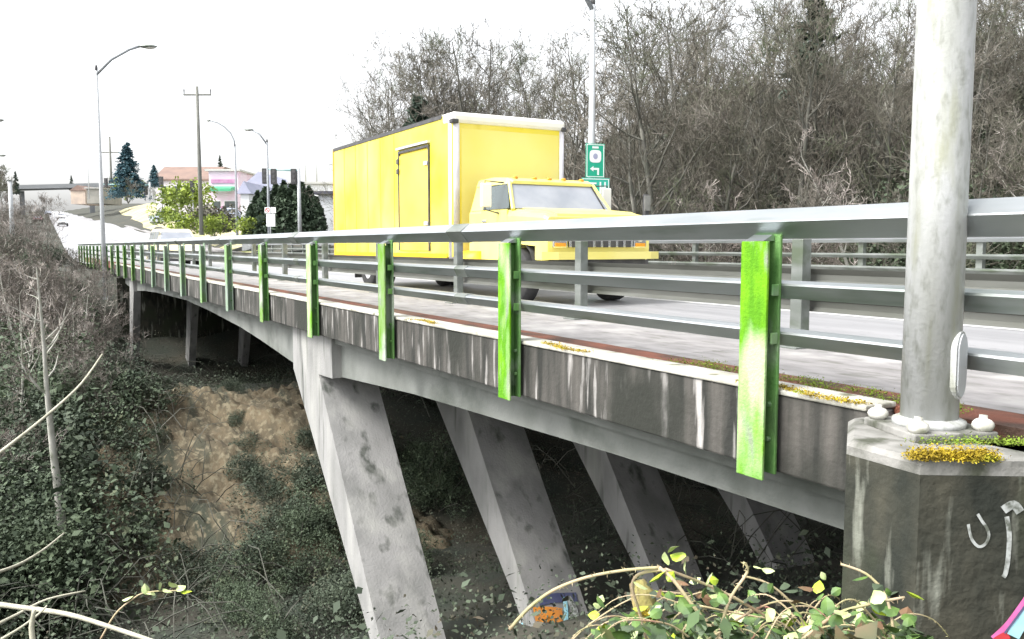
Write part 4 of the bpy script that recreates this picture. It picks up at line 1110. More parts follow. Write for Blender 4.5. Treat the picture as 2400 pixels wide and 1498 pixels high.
for i in range(30):
    x = -60 + 285 * (i % 10 + rt.random()) / 10; d = (25, 30, 36)[i // 10] * rt.uniform(0.92, 1.1)
    p = spot(x, d)
    if p.x > 1.9 or x > 140: continue
    h = at(x, 585 + rt.uniform(0, 90), d).z - p.z
    tree_thing('bare_bush', 'pinkish bare brush on the left bank below the road', 'bush', BR[i % 3], p, rt.uniform(0, 6.28), min(h / HGT[BR[i % 3][1].name], 1.2), 'pinkish brush on the left bank', ('stem', 'crown'))
for i in range(9):
    x = -40 + 400 * (i + rt.random()) / 9; d = rt.uniform(15, 23)
    p = spot(x, d)
    if p.x > 1.7: continue
    h = at(x, rt.uniform(690, 960), d).z - p.z
    if h > 0.7:
        tree_thing('bare_bush', 'bare grey-brown brush standing among the dark shrubs of the ravine', 'bush', BR[i % 3], p, rt.uniform(0, 6.28), min(h / HGT[BR[i % 3][1].name], 0.9), 'bare brush among the ravine shrubs', ('stem', 'crown'))
for i, (x, d, ty) in enumerate(((14, 17, 640), (48, 19, 600), (78, 22, 575), (150, 20, 690), (186, 23, 650), (205, 24, 760))):
    p = spot(x, d)
    tree_thing('young_alder', ('slim pale sapling at the left edge, nearest the frame', 'slim pale sapling second from the left edge', 'slim pale sapling just left of the lone alder top', 'slim pale sapling just right of the lone alder trunk', 'slim pale sapling half way between alder and bridge', 'slim pale sapling beside the far bridge end')[i], 'tree', SAPL, p, i * 2.1, (at(x, ty, d).z - p.z) / HGT[SAPL[1].name])
for lab, x, d, ty, tilt in (('pale leaning bare tree right behind the big grey pole', 2330, 21, 60, 0.25), ('pale bare tree leaning left just beside the big grey pole', 2110, 23, 250, -0.5), ('pale low branchy tree under the towering conifer', 1985, 24, 330, -0.7), ('pale slim tree at the far right edge of the thicket', 2395, 23, 120, -0.1)):
    p = spot(x, d)
    o = tree_thing('pale_tree', lab, 'tree', SAPL, p, x * 0.7, (at(x, ty, d).z - p.z) / HGT[SAPL[1].name])
    o.rotation_euler = (0, tilt, -PHI)
# beyond: brush along the left verge of the far road
for i in range(12):
    x = 5 + 120 * (i + rt.random()) / 12; d = rt.uniform(44, 75)
    p = spot(x, d)
    if p.x > 1.5: continue
    h = max(at(x, 520 + rt.uniform(-40, 40), d).z - p.z, 1.0)
    tree_thing('verge_bush', 'tangled bush on the left verge of the far road', 'bush', BR[i % 3] if i % 3 else SHRUBI[i % 3], p, rt.uniform(0, 6.28), h / 4.6 if i % 3 else h / 2.2, 'bushes on the far left verge', ('stem', 'crown'))
# trunks seen under the bridge
for lab, x, d, ty in (('pale bare trunk seen through the gap beside the third leg', 1600, 21.5, 900), ('slim mossy trunk seen under the deck near the wing wall', 1868, 20, 880), ('thin leaning trunk seen between the first two legs', 1005, 24, 900)):
    p = spot(x, d)
    if p.x < 15.3: p = gz((15.4, p.y))
    tree_thing('bare_tree', lab, 'tree', ALD3, p, x * 0.01, 1.0)

# -------- ground cover: ivy, bramble leaves and litter over the banks
cs = []
N = 0
while N < 330000:
    if RNG.random() < 0.72:
        a = RNG.uniform(-14, 17, 4000); t = RNG.uniform(2.2, 40, 4000)
    else:
        a = RNG.uniform(14.8, 36, 4000); t = RNG.uniform(-4, 44, 4000)
    for aa, tt in zip(a, t):
        if 0.8 < aa < 7.4 and 14.4 < tt < 23.6 and RNG.random() > 0.07 + 0.55 * smooth(1.1, 0.2, min(aa - 0.8, 7.4 - aa, tt - 14.4, 23.6 - tt)) + 0.5 * smooth(0.35, 0.8, math.sin(aa * 1.9 + 1) * math.sin(tt * 0.9)): continue
        if 2.4 < aa < 15 and (tt < 1.8 or tt > 36.2): continue
        if 3.1 < aa < 14.3 and 6.8 < tt < 10.0 and RNG.random() > 0.25: continue
        q = RNG.random()
        cs.append((aa, tt, ground_z(aa, tt) + 0.02 + (0.25 + 0.55 * math.sin(aa * 1.7 + tt) ** 2) * q * q))
        N += 1
cov = link('ivy_ground_cover', quads_mesh('ivy_ground_cover', leaf_cloud(np.array(cs), 0.042, 0.4), 4, IVY))
tag(cov, 'low dark ivy and bramble leaves covering the ravine banks', 'ground cover', kind='stuff')

tw = MB()
rb_ = random.Random(21)
for i in range(3600):
    a, t = (rb_.uniform(-12, 3), rb_.uniform(11, 38)) if i % 3 else (rb_.uniform(8, 24), rb_.uniform(5, 36))
    z = ground_z(a, t) + rb_.uniform(0.0, 0.5)
    an = rb_.uniform(0, 6.28); L = rb_.uniform(0.5, 1.8); h_ = rb_.uniform(0.1, 0.9)
    pts = [(a + math.cos(an) * L * u + rb_.gauss(0, 0.04), t + math.sin(an) * L * u + rb_.gauss(0, 0.04), z + h_ * math.sin(u * 2.6)) for u in (0, 0.25, 0.5, 0.75, 1.0)]
    tw.tube(pts, [0.011, 0.010, 0.009, 0.007, 0.004], 3, cap=False)
tag(tw.build('twig_tangle', mat('grey_dead_cane', (0.085, 0.085, 0.07), (0.05, 0.055, 0.042), rough=0.9, scale=0.7, c3=(0.2, 0.19, 0.16), scale3=0.6, lo3=0.6, hi3=0.7)), 'tangle of thin grey dead canes over the ravine banks', 'ground cover', kind='stuff')

# ------------------------------------------------------------------ foreground brambles, sticks and litter
def leaf_mesh(name, L, m, seed):
    r = random.Random(seed)
    pts = [(0, -0.5), (0.26, -0.3), (0.4, -0.02), (0.30, 0.26), (0.0, 0.55), (-0.30, 0.26), (-0.4, -0.02), (-0.26, -0.3)]
    v = [(x * L * r.uniform(0.9, 1.1), y * L, -0.22 * abs(x) * L + r.uniform(-0.02, 0.02) * L) for x, y in pts] + [(0, -0.2 * L, 0.06 * L), (0, 0.2 * L, 0.05 * L)]
    f = [(0, 1, 8), (1, 2, 8), (2, 9, 8), (2, 3, 9), (3, 4, 9), (4, 5, 9), (5, 6, 9), (6, 8, 9), (6, 7, 8), (7, 0, 8)]
    return MB().add(v, f).mesh(name, m)
LEAFN = mat('dead_brown_leaf', (0.20, 0.11, 0.06), (0.12, 0.08, 0.04), rough=0.8, scale=9)
LEAVES = [leaf_mesh('leaf', 0.055, m, i) for i, m in enumerate((LEAFB, LEAFB, LEAFP, LEAFY, LEAFB, LEAFP, LEAFD, LEAFN))]
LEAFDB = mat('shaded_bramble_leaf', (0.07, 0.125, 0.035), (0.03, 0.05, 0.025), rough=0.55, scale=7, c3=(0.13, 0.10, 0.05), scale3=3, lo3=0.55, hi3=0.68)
bram = thing('bramble', 'tangled green bramble with arching pale canes in the foreground', 'plant', at(1700, 1520, 2.9))
boff = -Vector(bram.location)
def cane(pix, r0, r1, parent, depth0, depth1, m=CANE, off=None, prick=True, name='cane'):
    n = len(pix)
    raw = [at(x, y, depth0 + (depth1 - depth0) * i / (n - 1)) for i, (x, y) in enumerate(pix)]
    pts = []
    for i in range(n - 1):           # smooth the arch
        q0, q1, q2, q3 = raw[max(i - 1, 0)], raw[i], raw[i + 1], raw[min(i + 2, n - 1)]
        for u in (0, 0.25, 0.5, 0.75):
            pts.append(0.5 * ((2 * q1) + (q2 - q0) * u + (2 * q0 - 5 * q1 + 4 * q2 - q3) * u * u + (3 * q1 - q0 - 3 * q2 + q3) * u ** 3))
    pts.append(raw[-1])
    mb = MB().tube(pts, [r0 + (r1 - r0) * i / (len(pts) - 1) for i in range(len(pts))], 6)
    if prick:
        rr = random.Random(int(pix[0][0]))
        for i in range(len(pts) - 1):
            for _ in range(2):
                p = pts[i].lerp(pts[i + 1], rr.random())
                d = Vector((rr.gauss(0, 1), rr.gauss(0, 1), rr.gauss(0, 1))).normalized()
                mb.tube([p, p + d * r0 * 2.6], [r0 * 0.45, 0.0003], 3, cap=False)
    return mb.build(name, m, parent, True, off)
CANES = [
    ([(1195, 1475), (1240, 1425), (1300, 1382), (1380, 1352), (1470, 1336), (1545, 1330)], 0.006, 0.005, 2.7, 2.6),
    ([(1545, 1330), (1580, 1362), (1640, 1440), (1690, 1500), (1720, 1540)], 0.006, 0.006, 2.6, 2.5),
    ([(1560, 1334), (1650, 1368), (1740, 1412), (1830, 1470), (1880, 1530)], 0.005, 0.005, 2.6, 2.7),
    ([(1672, 1530), (1690, 1470), (1712, 1402), (1752, 1340), (1742, 1318)], 0.006, 0.004, 2.6, 2.6),
    ([(1560, 1335), (1500, 1345), (1482, 1375), (1500, 1440), (1520, 1520)], 0.005, 0.005, 2.6, 2.7),
    ([(1740, 1350), (1800, 1368), (1860, 1420), (1900, 1500)], 0.004, 0.004, 2.8, 2.8),
    ([(1970, 1322), (2030, 1345), (2072, 1390), (2090, 1450), (2095, 1520)], 0.004, 0.005, 2.7, 2.6),
    ([(1640, 1420), (1720, 1436), (1790, 1448), (1830, 1450)], 0.004, 0.003, 2.8, 2.8),
    ([(1880, 1500), (1960, 1440), (2040, 1416), (2120, 1400)], 0.006, 0.004, 2.5, 2.5),
    ([(1620, 1530), (1600, 1480), (1640, 1440), (1650, 1425)], 0.004, 0.003, 2.6, 2.6),
]
rc = random.Random(77)
for i in range(34):
    x = rc.uniform(1390, 2170); y = rc.uniform(1400, 1500); d = rc.uniform(2.5, 3.4); sx = rc.choice((-1, 1)) * rc.uniform(40, 130); sy = rc.uniform(10, 70)
    CANES.append(([(x - sx, y + 60), (x - sx * 0.4, y + 10), (x + sx * 0.2, y - sy * 0.4), (x + sx * 0.8, y - sy * 0.2), (x + sx * 1.2, y + 30)], rc.uniform(0.0025, 0.0045), 0.0015, d, d + rc.uniform(-0.2, 0.2)))
for pix, r0, r1, d0, d1 in CANES:
    cane(pix, r0, r1, bram, d0, d1, off=boff)
rl = random.Random(3)
def put_leaf(p, parent, off, kind=None, sc=1.0):
    o = link('leaf', LEAVES[rl.choice((0, 0, 1, 1, 4, 4, 2, 5, 3, 6, 6, 7)) if kind is None else kind], parent, p + off)
    o.rotation_euler = (rl.gauss(0.35, 0.5), rl.gauss(0, 0.5), rl.uniform(0, 6.28))
    o.scale = (sc, sc, sc)
    return o
nleaf = 0
for x, y, k, s in ((1578, 1284, 2, 1.0), (1590, 1302, 3, 1.0), (1562, 1310, 5, 0.8), (1604, 1330, 2, 1.0), (1540, 1352, 3, 1.1), (1572, 1352, 3, 0.7), (1500, 1372, 2, 0.9), (1662, 1356, 5, 0.9), (1672, 1392, 5, 0.8), (1640, 1412, 4, 1.1), (1620, 1392, 0, 1.1), (1606, 1420, 0, 1.2), (1632, 1430, 1, 1.2), (1650, 1385, 4, 1.0), (1776, 1330, 5, 0.6), (1800, 1336, 5, 0.7), (2060, 1432, 3, 0.9), (1930, 1350, 5, 0.5), (1980, 1440, 5, 0.8)):
    put_leaf(at(x, y, 2.58), bram, boff, k, s); nleaf += 1
while nleaf < 290:
    x = rl.uniform(1380, 2170)
    top = lerp(x, [1380, 1450, 1600, 1700, 1800, 1900, 2000, 2120, 2170], [1490, 1450, 1425, 1430, 1450, 1440, 1430, 1432, 1470])
    y = top + (abs(rl.gauss(0, 45)) + rl.uniform(-12, 25) if rl.random() < 0.75 else rl.uniform(-75, 0))
    if y > 1530: continue
    d = rl.uniform(2.4, 3.3)
    put_leaf(at(x, y, d), bram, boff, None, rl.uniform(0.6, 1.15)); nleaf += 1
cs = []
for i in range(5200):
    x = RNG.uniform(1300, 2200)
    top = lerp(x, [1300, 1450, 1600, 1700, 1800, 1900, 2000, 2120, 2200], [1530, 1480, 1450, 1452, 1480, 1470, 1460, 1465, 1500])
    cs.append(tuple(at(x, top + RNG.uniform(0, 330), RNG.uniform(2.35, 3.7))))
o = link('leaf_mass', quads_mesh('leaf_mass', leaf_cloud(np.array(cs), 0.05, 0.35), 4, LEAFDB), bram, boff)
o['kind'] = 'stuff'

# mossy wooden post leaning in the brambles
ps = at(1525, 1440, 3.1)
post = thing('wooden_post', 'old mossy wooden post leaning among the brambles', 'post', (ps.x, ps.y, -1.2))
PWOOD = mat('mossy_old_wood', (0.25, 0.19, 0.09), (0.10, 0.085, 0.05), rough=0.95, scale=9, stretch=(4, 4, 0.8), lo=0.4, hi=0.6, c3=(0.30, 0.27, 0.08), scale3=3, lo3=0.5, hi3=0.65, bump=0.5)
t0, t1 = at(1498, 1362, 3.1) - Vector(post.location), at(1548, 1520, 3.05) - Vector(post.location)
t1 = t1 + (t1 - t0) * 0.9
rp = random.Random(9)
ax_ = [t1.lerp(t0, u) + Vector((rp.gauss(0, 0.003), rp.gauss(0, 0.003), 0)) for u in np.linspace(0, 1, 12)]
sh_ = MB().tube(ax_, [0.042 + rp.uniform(-0.005, 0.005) for _ in ax_[:-1]] + [0.026], 11)
sh_.v = [(x + rp.gauss(0, 0.0025), y + rp.gauss(0, 0.0025), z + rp.gauss(0, 0.003)) for x, y, z in sh_.v]
sh_.build('shaft', PWOOD, post)
lp_ = [tuple(ax_[9].lerp(ax_[8], u) + Vector((-0.030, -0.030, 0))) for u in np.linspace(0, 1, 8)]
moss('lichen', lp_, MOSSY, 500, 0.012, post, 0.008)

# dead sticks and canes at the lower left
def stick(label, pix, r0, r1, d0, d1):
    p0 = at(*pix[0], d0)
    o = thing('dead_branch', label, 'branch', p0)
    cane(pix, r0, r1, o, d0, d1, STICK, -p0, False, 'branch')
    return o
stick('long pale dead branch crossing the bottom left corner', [(-40, 1412), (60, 1425), (160, 1440), (260, 1470), (380, 1510)], 0.010, 0.007, 3.0, 2.8)
stick('pale curved branch rising to the lone alder trunk', [(-40, 1352), (40, 1325), (100, 1290), (150, 1250)], 0.011, 0.007, 5.0, 6.5)
stick('thin straight branch slanting up across the alder trunk', [(-40, 1090), (40, 1030), (120, 965), (190, 900), (240, 830)], 0.022, 0.010, 9.0, 10.0)
stick('thin pale twig lying above the bottom left branch', [(-20, 1470), (40, 1440), (110, 1405), (200, 1385)], 0.006, 0.003, 3.0, 3.2)
stick('small forked twig at the very bottom left', [(0, 1500), (50, 1470), (90, 1440), (110, 1420)], 0.005, 0.003, 2.8, 2.9)
stick('mossy upright twig stub at the bottom left', [(78, 1510), (74, 1470), (80, 1430)], 0.010, 0.007, 2.8, 2.8)
sp = at(300, 1430, 4.0)
sprig = thing('bramble_sprig', 'thin bramble sprig with a row of pale leaves at the lower left', 'plant', sp)
cane([(235, 1500), (270, 1440), (310, 1405), (345, 1388), (430, 1384)], 0.005, 0.003, sprig, 4.0, 4.0, CANE, -sp, False)
for x, y, k in ((300, 1402, 5), (342, 1382, 2), (354, 1390, 5), (376, 1376, 2), (392, 1384, 5), (406, 1370, 2), (424, 1378, 5), (436, 1386, 3)):
    put_leaf(at(x, y, 4.0), sprig, -sp, k, 1.0)
# paint on the second leg
lp, ln_ = Vector((LEGA[1], 8.83, -3.33)), Vector((-1, 0, 0))
fy = Vector((8.83 - 10.85, -3.33 + 0.72))
nY = Vector((0, -(-fy.y), 0))
d_leg = Vector((0, 8.83 - 10.85, -3.33 + 0.72)).normalized()
nface = Vector((1, 0, 0)).cross(d_leg).normalized()
if nface.y > 0: nface = -nface
def leg_paint(pix, w, p, n, m, lift):
    o = MB().add(*stroke(pix, w, p, n, lift)).build('graffiti', m, bridge)
    o.location = (-3.2, -20, 0)
leg_paint([(1214, 1452), (1224, 1500), (1232, 1530)], 0.16, lp, ln_, SPW, 0.004)
leg_paint([(1208, 1462), (1216, 1478), (1212, 1500), (1222, 1520)], 0.04, lp, ln_, SPN, 0.008)
leg_paint([(1224, 1460), (1232, 1480), (1226, 1498)], 0.04, lp, ln_, SPB, 0.009)
leg_paint([(1252, 1442), (1286, 1440), (1318, 1444)], 0.19, lp, nface, SPO, 0.004)
leg_paint([(1262, 1410), (1300, 1402), (1352, 1400)], 0.12, lp, nface, SPN, 0.004)
leg_paint([(1330, 1400), (1346, 1430), (1352, 1470)], 0.09, lp, nface, SPW, 0.008)
leg_paint([(1322, 1400), (1326, 1440), (1322, 1480)], 0.06, lp, nface, SPB, 0.011)

# ------------------------------------------------------------------ beyond the bridge: poles, signals, houses, hedge
def pole_up(x, y0, y1, d):
    b = at(x, y1, d); t = at(x, y0, d)
    return b, t.z - b.z
b, h = pole_up(472, 208, 535, 75)
up = thing('utility_pole', 'tall wooden utility pole with a single crossarm and two insulators', 'utility pole', b - Vector((0, 0, 0.6)), -PHI)
h += 0.6
MB().tube([(0, 0, 0), (0, 0, h * 0.5), (0, 0, h)], [0.19, 0.16, 0.12], 10).build('pole', WOODP, up, True)
MB().rbox(-1.2, 1.2, -0.06, 0.06, h - 0.78, h - 0.64, 0.01).build('crossarm', WOODP, up)
for x in (-1.14, 1.14):
    MB().tube([(x, 0, h - 0.64), (x, 0, h - 0.3), (x, 0, h - 0.2)], [0.04, 0.06, 0.03], 8).build('insulator', DARK, up)
b, h = pole_up(262, 322, 450, 140)
up2 = thing('utility_pole', 'faint far utility pole just left of the tall fir', 'utility pole', b - Vector((0, 0, 0.6)), -PHI)
h += 0.6
MB().tube([(0, 0, 0), (0, 0, h)], [0.2, 0.13], 8).build('pole', WOODP, up2, True)
MB().rbox(-1.5, 1.5, -0.06, 0.06, h - 2.6, h - 2.42, 0.01).build('crossarm', WOODP, up2)
for i, (x, y0, y1, d) in enumerate(((208, 375, 440, 230), (716, 352, 400, 190), (742, 345, 400, 190))):
    b, h = pole_up(x, y0, y1, d)
    lab = ['thin pale pole beyond the hill road left of the lamp', 'left one of the two far pale poles above the white shop', 'right one of the two far pale poles, nearest the truck'][i]
    q = thing('utility_pole', lab, 'utility pole', b - Vector((0, 0, 3)), -PHI)
    MB().tube([(0, 0, 0), (0, 0, h + 3)], [0.14, 0.09], 8).build('pole', PALEPOLE, q, True)
    MB().rbox(-0.9, 0.9, -0.05, 0.05, h + 1.9, h + 2.02, 0.01).build('crossarm', PALEPOLE, q)
b, h = pole_up(556, 345, 545, 75)
b.z -= 0.4; h += 0.4
o = street_lamp('curved-arm lamp post left of the hedge', b, h, [(-0.05, 0.5), (-0.35, 1.15), (-0.9, 1.7), (-1.5, 2.05), (-2.1, 2.2)], 0.12, rz=-PHI, head=False, m=LAMPGREY)
lamp_head(o, (-2.05, 0, h + 2.2), (-1, 0, 0), GALV, 0.35)
b, h = pole_up(631, 336, 548, 60)
b.z -= 0.4; h += 0.4
o = street_lamp('lamp post with a straight arm in front of the hedge', b, h, [(-0.5, 0.55), (-1.0, 0.85)], 0.11, rz=-PHI, head=False, m=LAMPGREY)
lamp_head(o, (-0.95, 0, h + 0.86), (-1, 0, 0), GALV, 0.7)
b, h = pole_up(-60, 285, 560, 50)
o = street_lamp('lamp whose arm reaches in at the left edge, the upper one', b, h - 0.3, [(0.8, 0.32), (1.5, 0.3)], 0.09, rz=-PHI, head=False)
lamp_head(o, (1.45, 0, h), (1, 0, 0), GALV, 0.7)
b, h = pole_up(-50, 366, 540, 70)
o = street_lamp('lamp whose arm reaches in at the left edge, the lower one', b, h - 0.3, [(1.0, 0.3), (2.0, 0.3)], 0.09, rz=-PHI, head=False)
lamp_head(o, (1.9, 0, h), (1, 0, 0), GALV, 0.7)
b, h = pole_up(29, 425, 545, 55)
q = thing('concrete_post', 'stout pale post standing at the left edge of the brush', 'post', b)
MB().tube([(0, 0, -0.5), (0, 0, h)], [0.14, 0.12], 10).build('shaft', PALEPOLE, q, True)
MB().rbox(-0.15, 0.15, -0.15, 0.15, h, h + 0.06, 0.01).build('cap', GALV, q)

TEAL = mat('teal_signal_paint', (0.30, 0.55, 0.55), (0.4, 0.62, 0.6), rough=0.5, scale=3)
def signal_head(parent, x, z, s=1.0):
    o = MB().rbox(x - 0.2 * s, x + 0.2 * s, -0.16, 0.12, z - 0.55 * s, z + 0.55 * s, 0.02).build('signal_head', SIGNB, parent)
    for k, m in ((0.33, RED), (0.0, AMBER), (-0.33, SIGNG)):
        c = [(x + 0.12 * s * math.cos(a), z + k * s + 0.12 * s * math.sin(a)) for a in np.linspace(0, 6.283, 13)[:-1]]
        MB().prism(c, 1, -0.18, -0.161).build('lens', DARK, o)
    return o
def mast(label, x, y0, y1, d, arm_px, ya, heads):
    b, h = pole_up(x, y0, y1, d)
    o = thing('traffic_signal', label, 'traffic light', b - Vector((0, 0, 0.4)), -PHI)
    h += 0.4
    MB().tube([(0, 0, 0), (0, 0, h)], [0.15, 0.11], 12).build('pole', PALEPOLE, o, True)
    ax = (arm_px - x) / FPX * d
    za = at(x, ya, d).z - b.z + 0.4
    MB().tube([(0, 0, za), (ax, 0, za + 0.1)], [0.085, 0.05], 8).build('mast_arm', TEAL, o, True)
    for hx, hy in heads:
        signal_head(o, (hx - x) / FPX * d, at(hx, hy, d).z - b.z + 0.4)
    return o
mast('traffic signal mast with two dark heads in front of the hedge', 703, 396, 548, 62, 618, 401, ((645, 415), (625, 414), (692, 415)))
mast('far traffic signal mast reaching left above the hill road', 352, 428, 462, 110, 244, 434, ((343, 447), (250, 428)))
for lab, x, y, d in (('single black signal head right of the blue fir', 378, 426, 100), ('single black signal head left of the utility pole', 451, 437, 90)):
    b = at(x, y, d)
    o = thing('traffic_signal', lab, 'traffic light', b, -PHI)
    signal_head(o, 0, 0, 1.1)
    MB().tube([(0, 0.05, 0.6), (0, 0.05, -3.2)], 0.07, 8).build('pole', PALEPOLE, o, True)
# white regulatory signs on the pole in front of the hedge
b = at(633, 505, 58)
o = thing('regulatory_sign', 'white no-turn sign with red circle above white plates, before the hedge', 'sign', b, -PHI)
MB().tube([(0, 0.04, 0.55), (0, 0.04, -1.6)], 0.035, 8).build('sign_post', PALEPOLE, o, True)
MB().rbox(-0.36, 0.02, -0.015, 0.015, 0.15, 0.55, 0.01).build('panel', SIGNW, o)
MB().rbox(0.06, 0.40, -0.015, 0.015, 0.15, 0.55, 0.01).build('panel', SIGNW, o)
MB().rbox(-0.26, 0.34, -0.015, 0.015, -0.75, 0.10, 0.01).build('panel', SIGNW, o)
rg = MB()
c0 = (-0.17, 0.35)
for k in range(16):
    a0, a1 = 2 * math.pi * k / 16, 2 * math.pi * (k + 1) / 16
    rg.add([(c0[0] + r * math.cos(a), -0.021, c0[1] + r * math.sin(a)) for a, r in ((a0, 0.11), (a1, 0.11), (a1, 0.16), (a0, 0.16))], [(0, 1, 2, 3)])
rg.add([(c0[0] - 0.1, -0.021, c0[1] + 0.06), (c0[0] - 0.06, -0.021, c0[1] + 0.1), (c0[0] + 0.1, -0.021, c0[1] - 0.06), (c0[0] + 0.06, -0.021, c0[1] - 0.1)], [(0, 1, 2, 3)])
rg.build('red_circle', RED, o)
MB().box(-0.1, 0.0, -0.02, -0.0155, -0.6, -0.05).box(0.1, 0.2, -0.02, -0.0155, -0.6, -0.05).build('legend', mat('sign_pink_print', (0.75, 0.6, 0.6), (0.7, 0.55, 0.58), rough=0.6), o)

# hedge: a clipped dark mass with pointed tops
def cone_hedge(seed, h, r, n=1500):
    rng = np.random.default_rng(seed)
    u = rng.uniform(0, 1, n) ** 0.8
    a = rng.uniform(0, 6.283, n)
    R = r * (1 - u ** 2.2) * rng.uniform(0.8, 1.1, n)
    c = np.stack([R * np.cos(a), R * np.sin(a), u * h], axis=1)
    return MB().tube([(0, 0, 0), (0, 0, h * 0.7)], [0.08, 0.02], 5).mesh('trunk', BARKD), quads_mesh('foliage', leaf_cloud(c, 0.34, 0.1, rng), 4, HEDGE)
HG = [cone_hedge(i, 4.0, 1.0) for i in range(3)]
for i in range(9):
    x = [590, 606, 626, 650, 668, 688, 708, 726, 742][i]
    ty = [480, 450, 440, 434, 428, 432, 430, 440, 462][i]
    d = 68 + (i % 2) * 1.6
    b = at(x, 548, d); hh_ = at(x, ty, d).z - b.z + 0.5
    lab = ['round-topped shrub at the left end of the dark hedge row', 'clipped dark cypress in the hedge row behind the lamp post', 'clipped dark cypress in the hedge row right of the lamp post', 'rounded shrub at the right end of the dark hedge row'][0 if i == 0 else 1 if i < 3 else 2 if i < 8 else 3]
    tree_thing('hedge_cypress', lab, 'hedge', HG[i % 3], b - Vector((0, 0, 0.5)), i * 1.1, hh_ / 4.0, 'dark hedge row by the junction', ('trunk', 'foliage'))
# yellow-green bushes and the low bare bush under the utility pole
YB = [leafy(60 + i, 1.4, GRASSY, 1300, 0.2) for i in range(2)]
for lab, x, y, d, sc in (('yellow-green bush in front of the green canopy', 415, 482, 96, 1.5), ('yellow-green bush beside the parked blue car', 385, 510, 90, 1.1), ('yellow-green bush left of the utility pole', 448, 490, 92, 1.9), ('bright low bush on the bank by the hill road', 300, 462, 130, 1.9), ('low mixed shrub right of the curved lamp', 585, 535, 68, 0.9), ('yellow-green verge bush under the utility pole', 440, 538, 78, 1.2), ('yellow-green verge bush right of the utility pole', 500, 540, 76, 1.1)):
    tree_thing('leafy_bush', lab, 'bush', YB[int(x) % 2], at(x, y, d) - Vector((0, 0, 0.8)), x * 0.3, sc, None, ('stem', 'foliage'))
HB = leafy(66, 1.4, mat('grey_brown_bush_leaf', (0.14, 0.13, 0.10), (0.09, 0.09, 0.07), rough=0.9, scale=0.8), 1500, 0.2)
for i, (x, y, d, sc) in enumerate(((486, 525, 82, 1.5), (510, 522, 80, 1.6), (535, 520, 82, 1.3))):
    tree_thing('brown_bush', 'grey-brown bush behind the utility pole', 'bush', HB, at(x, y, d) - Vector((0, 0, 0.8)), x * 0.3, sc, 'grey-brown bushes behind the utility pole', ('stem', 'foliage'))

# buildings
def house(label, x0, x1, yb, yt, d, depth, wallm, roofm, roof_h=0.0, name='house', windows=(), rz=-PHI):
    """front wall spans image columns x0..x1 at depth d; roof_h > 0 gives a gable across the front"""
    b = at((x0 + x1) / 2, yb, d)
    w = (x1 - x0) / FPX * d
    h = at(0, yt, d).z - at(0, yb, d).z
    o = thing(name, label, 'building', b, rz)
    MB().box(-w / 2, w / 2, 0, depth, -2.0, h).build('wall', wallm, o)
    if roof_h > 0:
        MB().prism([(-w / 2 - 0.3, h + 0.005), (w / 2 + 0.3, h + 0.005), (0, h + roof_h)], 1, -0.3, depth + 0.3).build('roof', roofm, o)
    else:
        MB().prism([(-0.4, h + 0.005), (depth + 0.4, h + 0.005), (depth + 0.4, h + 0.2 - roof_h), (depth * 0.4, h + 0.2 - roof_h), (-0.4, h + 0.25)], 0, -w / 2 - 0.4, w / 2 + 0.4).build('roof', roofm, o)
    for (u0, u1, v0, v1) in windows:
        fr = MB().rbox(-w / 2 + u0 * w, -w / 2 + u1 * w, -0.05, 0.05, v0 * h, v1 * h, 0.02).build('window', SIGNW, o)
        MB().box(-w / 2 + u0 * w + 0.08, -w / 2 + u1 * w - 0.08, -0.07, -0.052, v0 * h + 0.08, v1 * h - 0.08).build('pane', GLASS, fr)
    return o
WB = mat('pale_house_wall', (0.72, 0.68, 0.70), (0.62, 0.58, 0.62), rough=0.8, scale=0.7)
WP = mat('mauve_white_wall', (0.70, 0.62, 0.72), (0.66, 0.5, 0.62), rough=0.8, scale=0.5)
RB = mat('red_brown_roof', (0.24, 0.165, 0.135), (0.19, 0.135, 0.115), rough=0.9, scale=0.7)
RG = mat('blue_grey_roof', (0.42, 0.43, 0.55), (0.33, 0.35, 0.46), rough=0.8, scale=0.7)
RGR = mat('grey_roof', (0.50, 0.50, 0.48), (0.42, 0.43, 0.41), rough=0.8, scale=0.7)
WW = mat('white_shed_wall', (0.75, 0.77, 0.79), (0.68, 0.7, 0.73), rough=0.7, scale=0.7)
GC = mat('green_canopy', (0.05, 0.30, 0.16), (0.08, 0.36, 0.20), rough=0.5, scale=2)
MG = mat('magenta_fascia', (0.38, 0.14, 0.30), (0.45, 0.25, 0.38), rough=0.5, scale=2)
house('long house with a red-brown roof on the hill', 366, 500, 470, 424, 135, 12, WB, RB, -2.4, 'house', [(0.1 + 0.2 * i, 0.22 + 0.2 * i, 0.25, 0.75) for i in range(4)])
sh = house('pale shop with magenta band and green canopy', 492, 560, 500, 402, 112, 10, WP, RGR, 0, 'shop', [(0.1, 0.4, 0.1, 0.3), (0.5, 0.9, 0.1, 0.3)])
wv = 68 / FPX * 112
MB().box(-wv / 2 + 0.3, wv / 2 - 0.3, -0.12, -0.01, 3.9, 4.4).build('sign_band', MG, sh)
cn = MB().prism([(-1.9, 3.1), (-0.01, 3.5), (-0.01, 3.0), (-1.9, 2.75)], 0, -wv / 2 + 0.2, wv / 2 - 0.4).build('canopy', GC, sh)
MB().box(-wv / 2 + 0.5, wv / 2 - 0.8, -0.06, -0.012, 0.5, 0.9).build('sign_band', MG, sh)
wh = house('white gabled shed with a blue-grey roof beside the hedge', 566, 586, 545, 455, 82, 9, WW, RG, 1.2, 'shed')
house('blue-grey roofed house behind the hedge', 572, 650, 520, 442, 98, 11, WB, RG, 1.9, 'house', [(0.2, 0.4, 0.4, 0.8)])
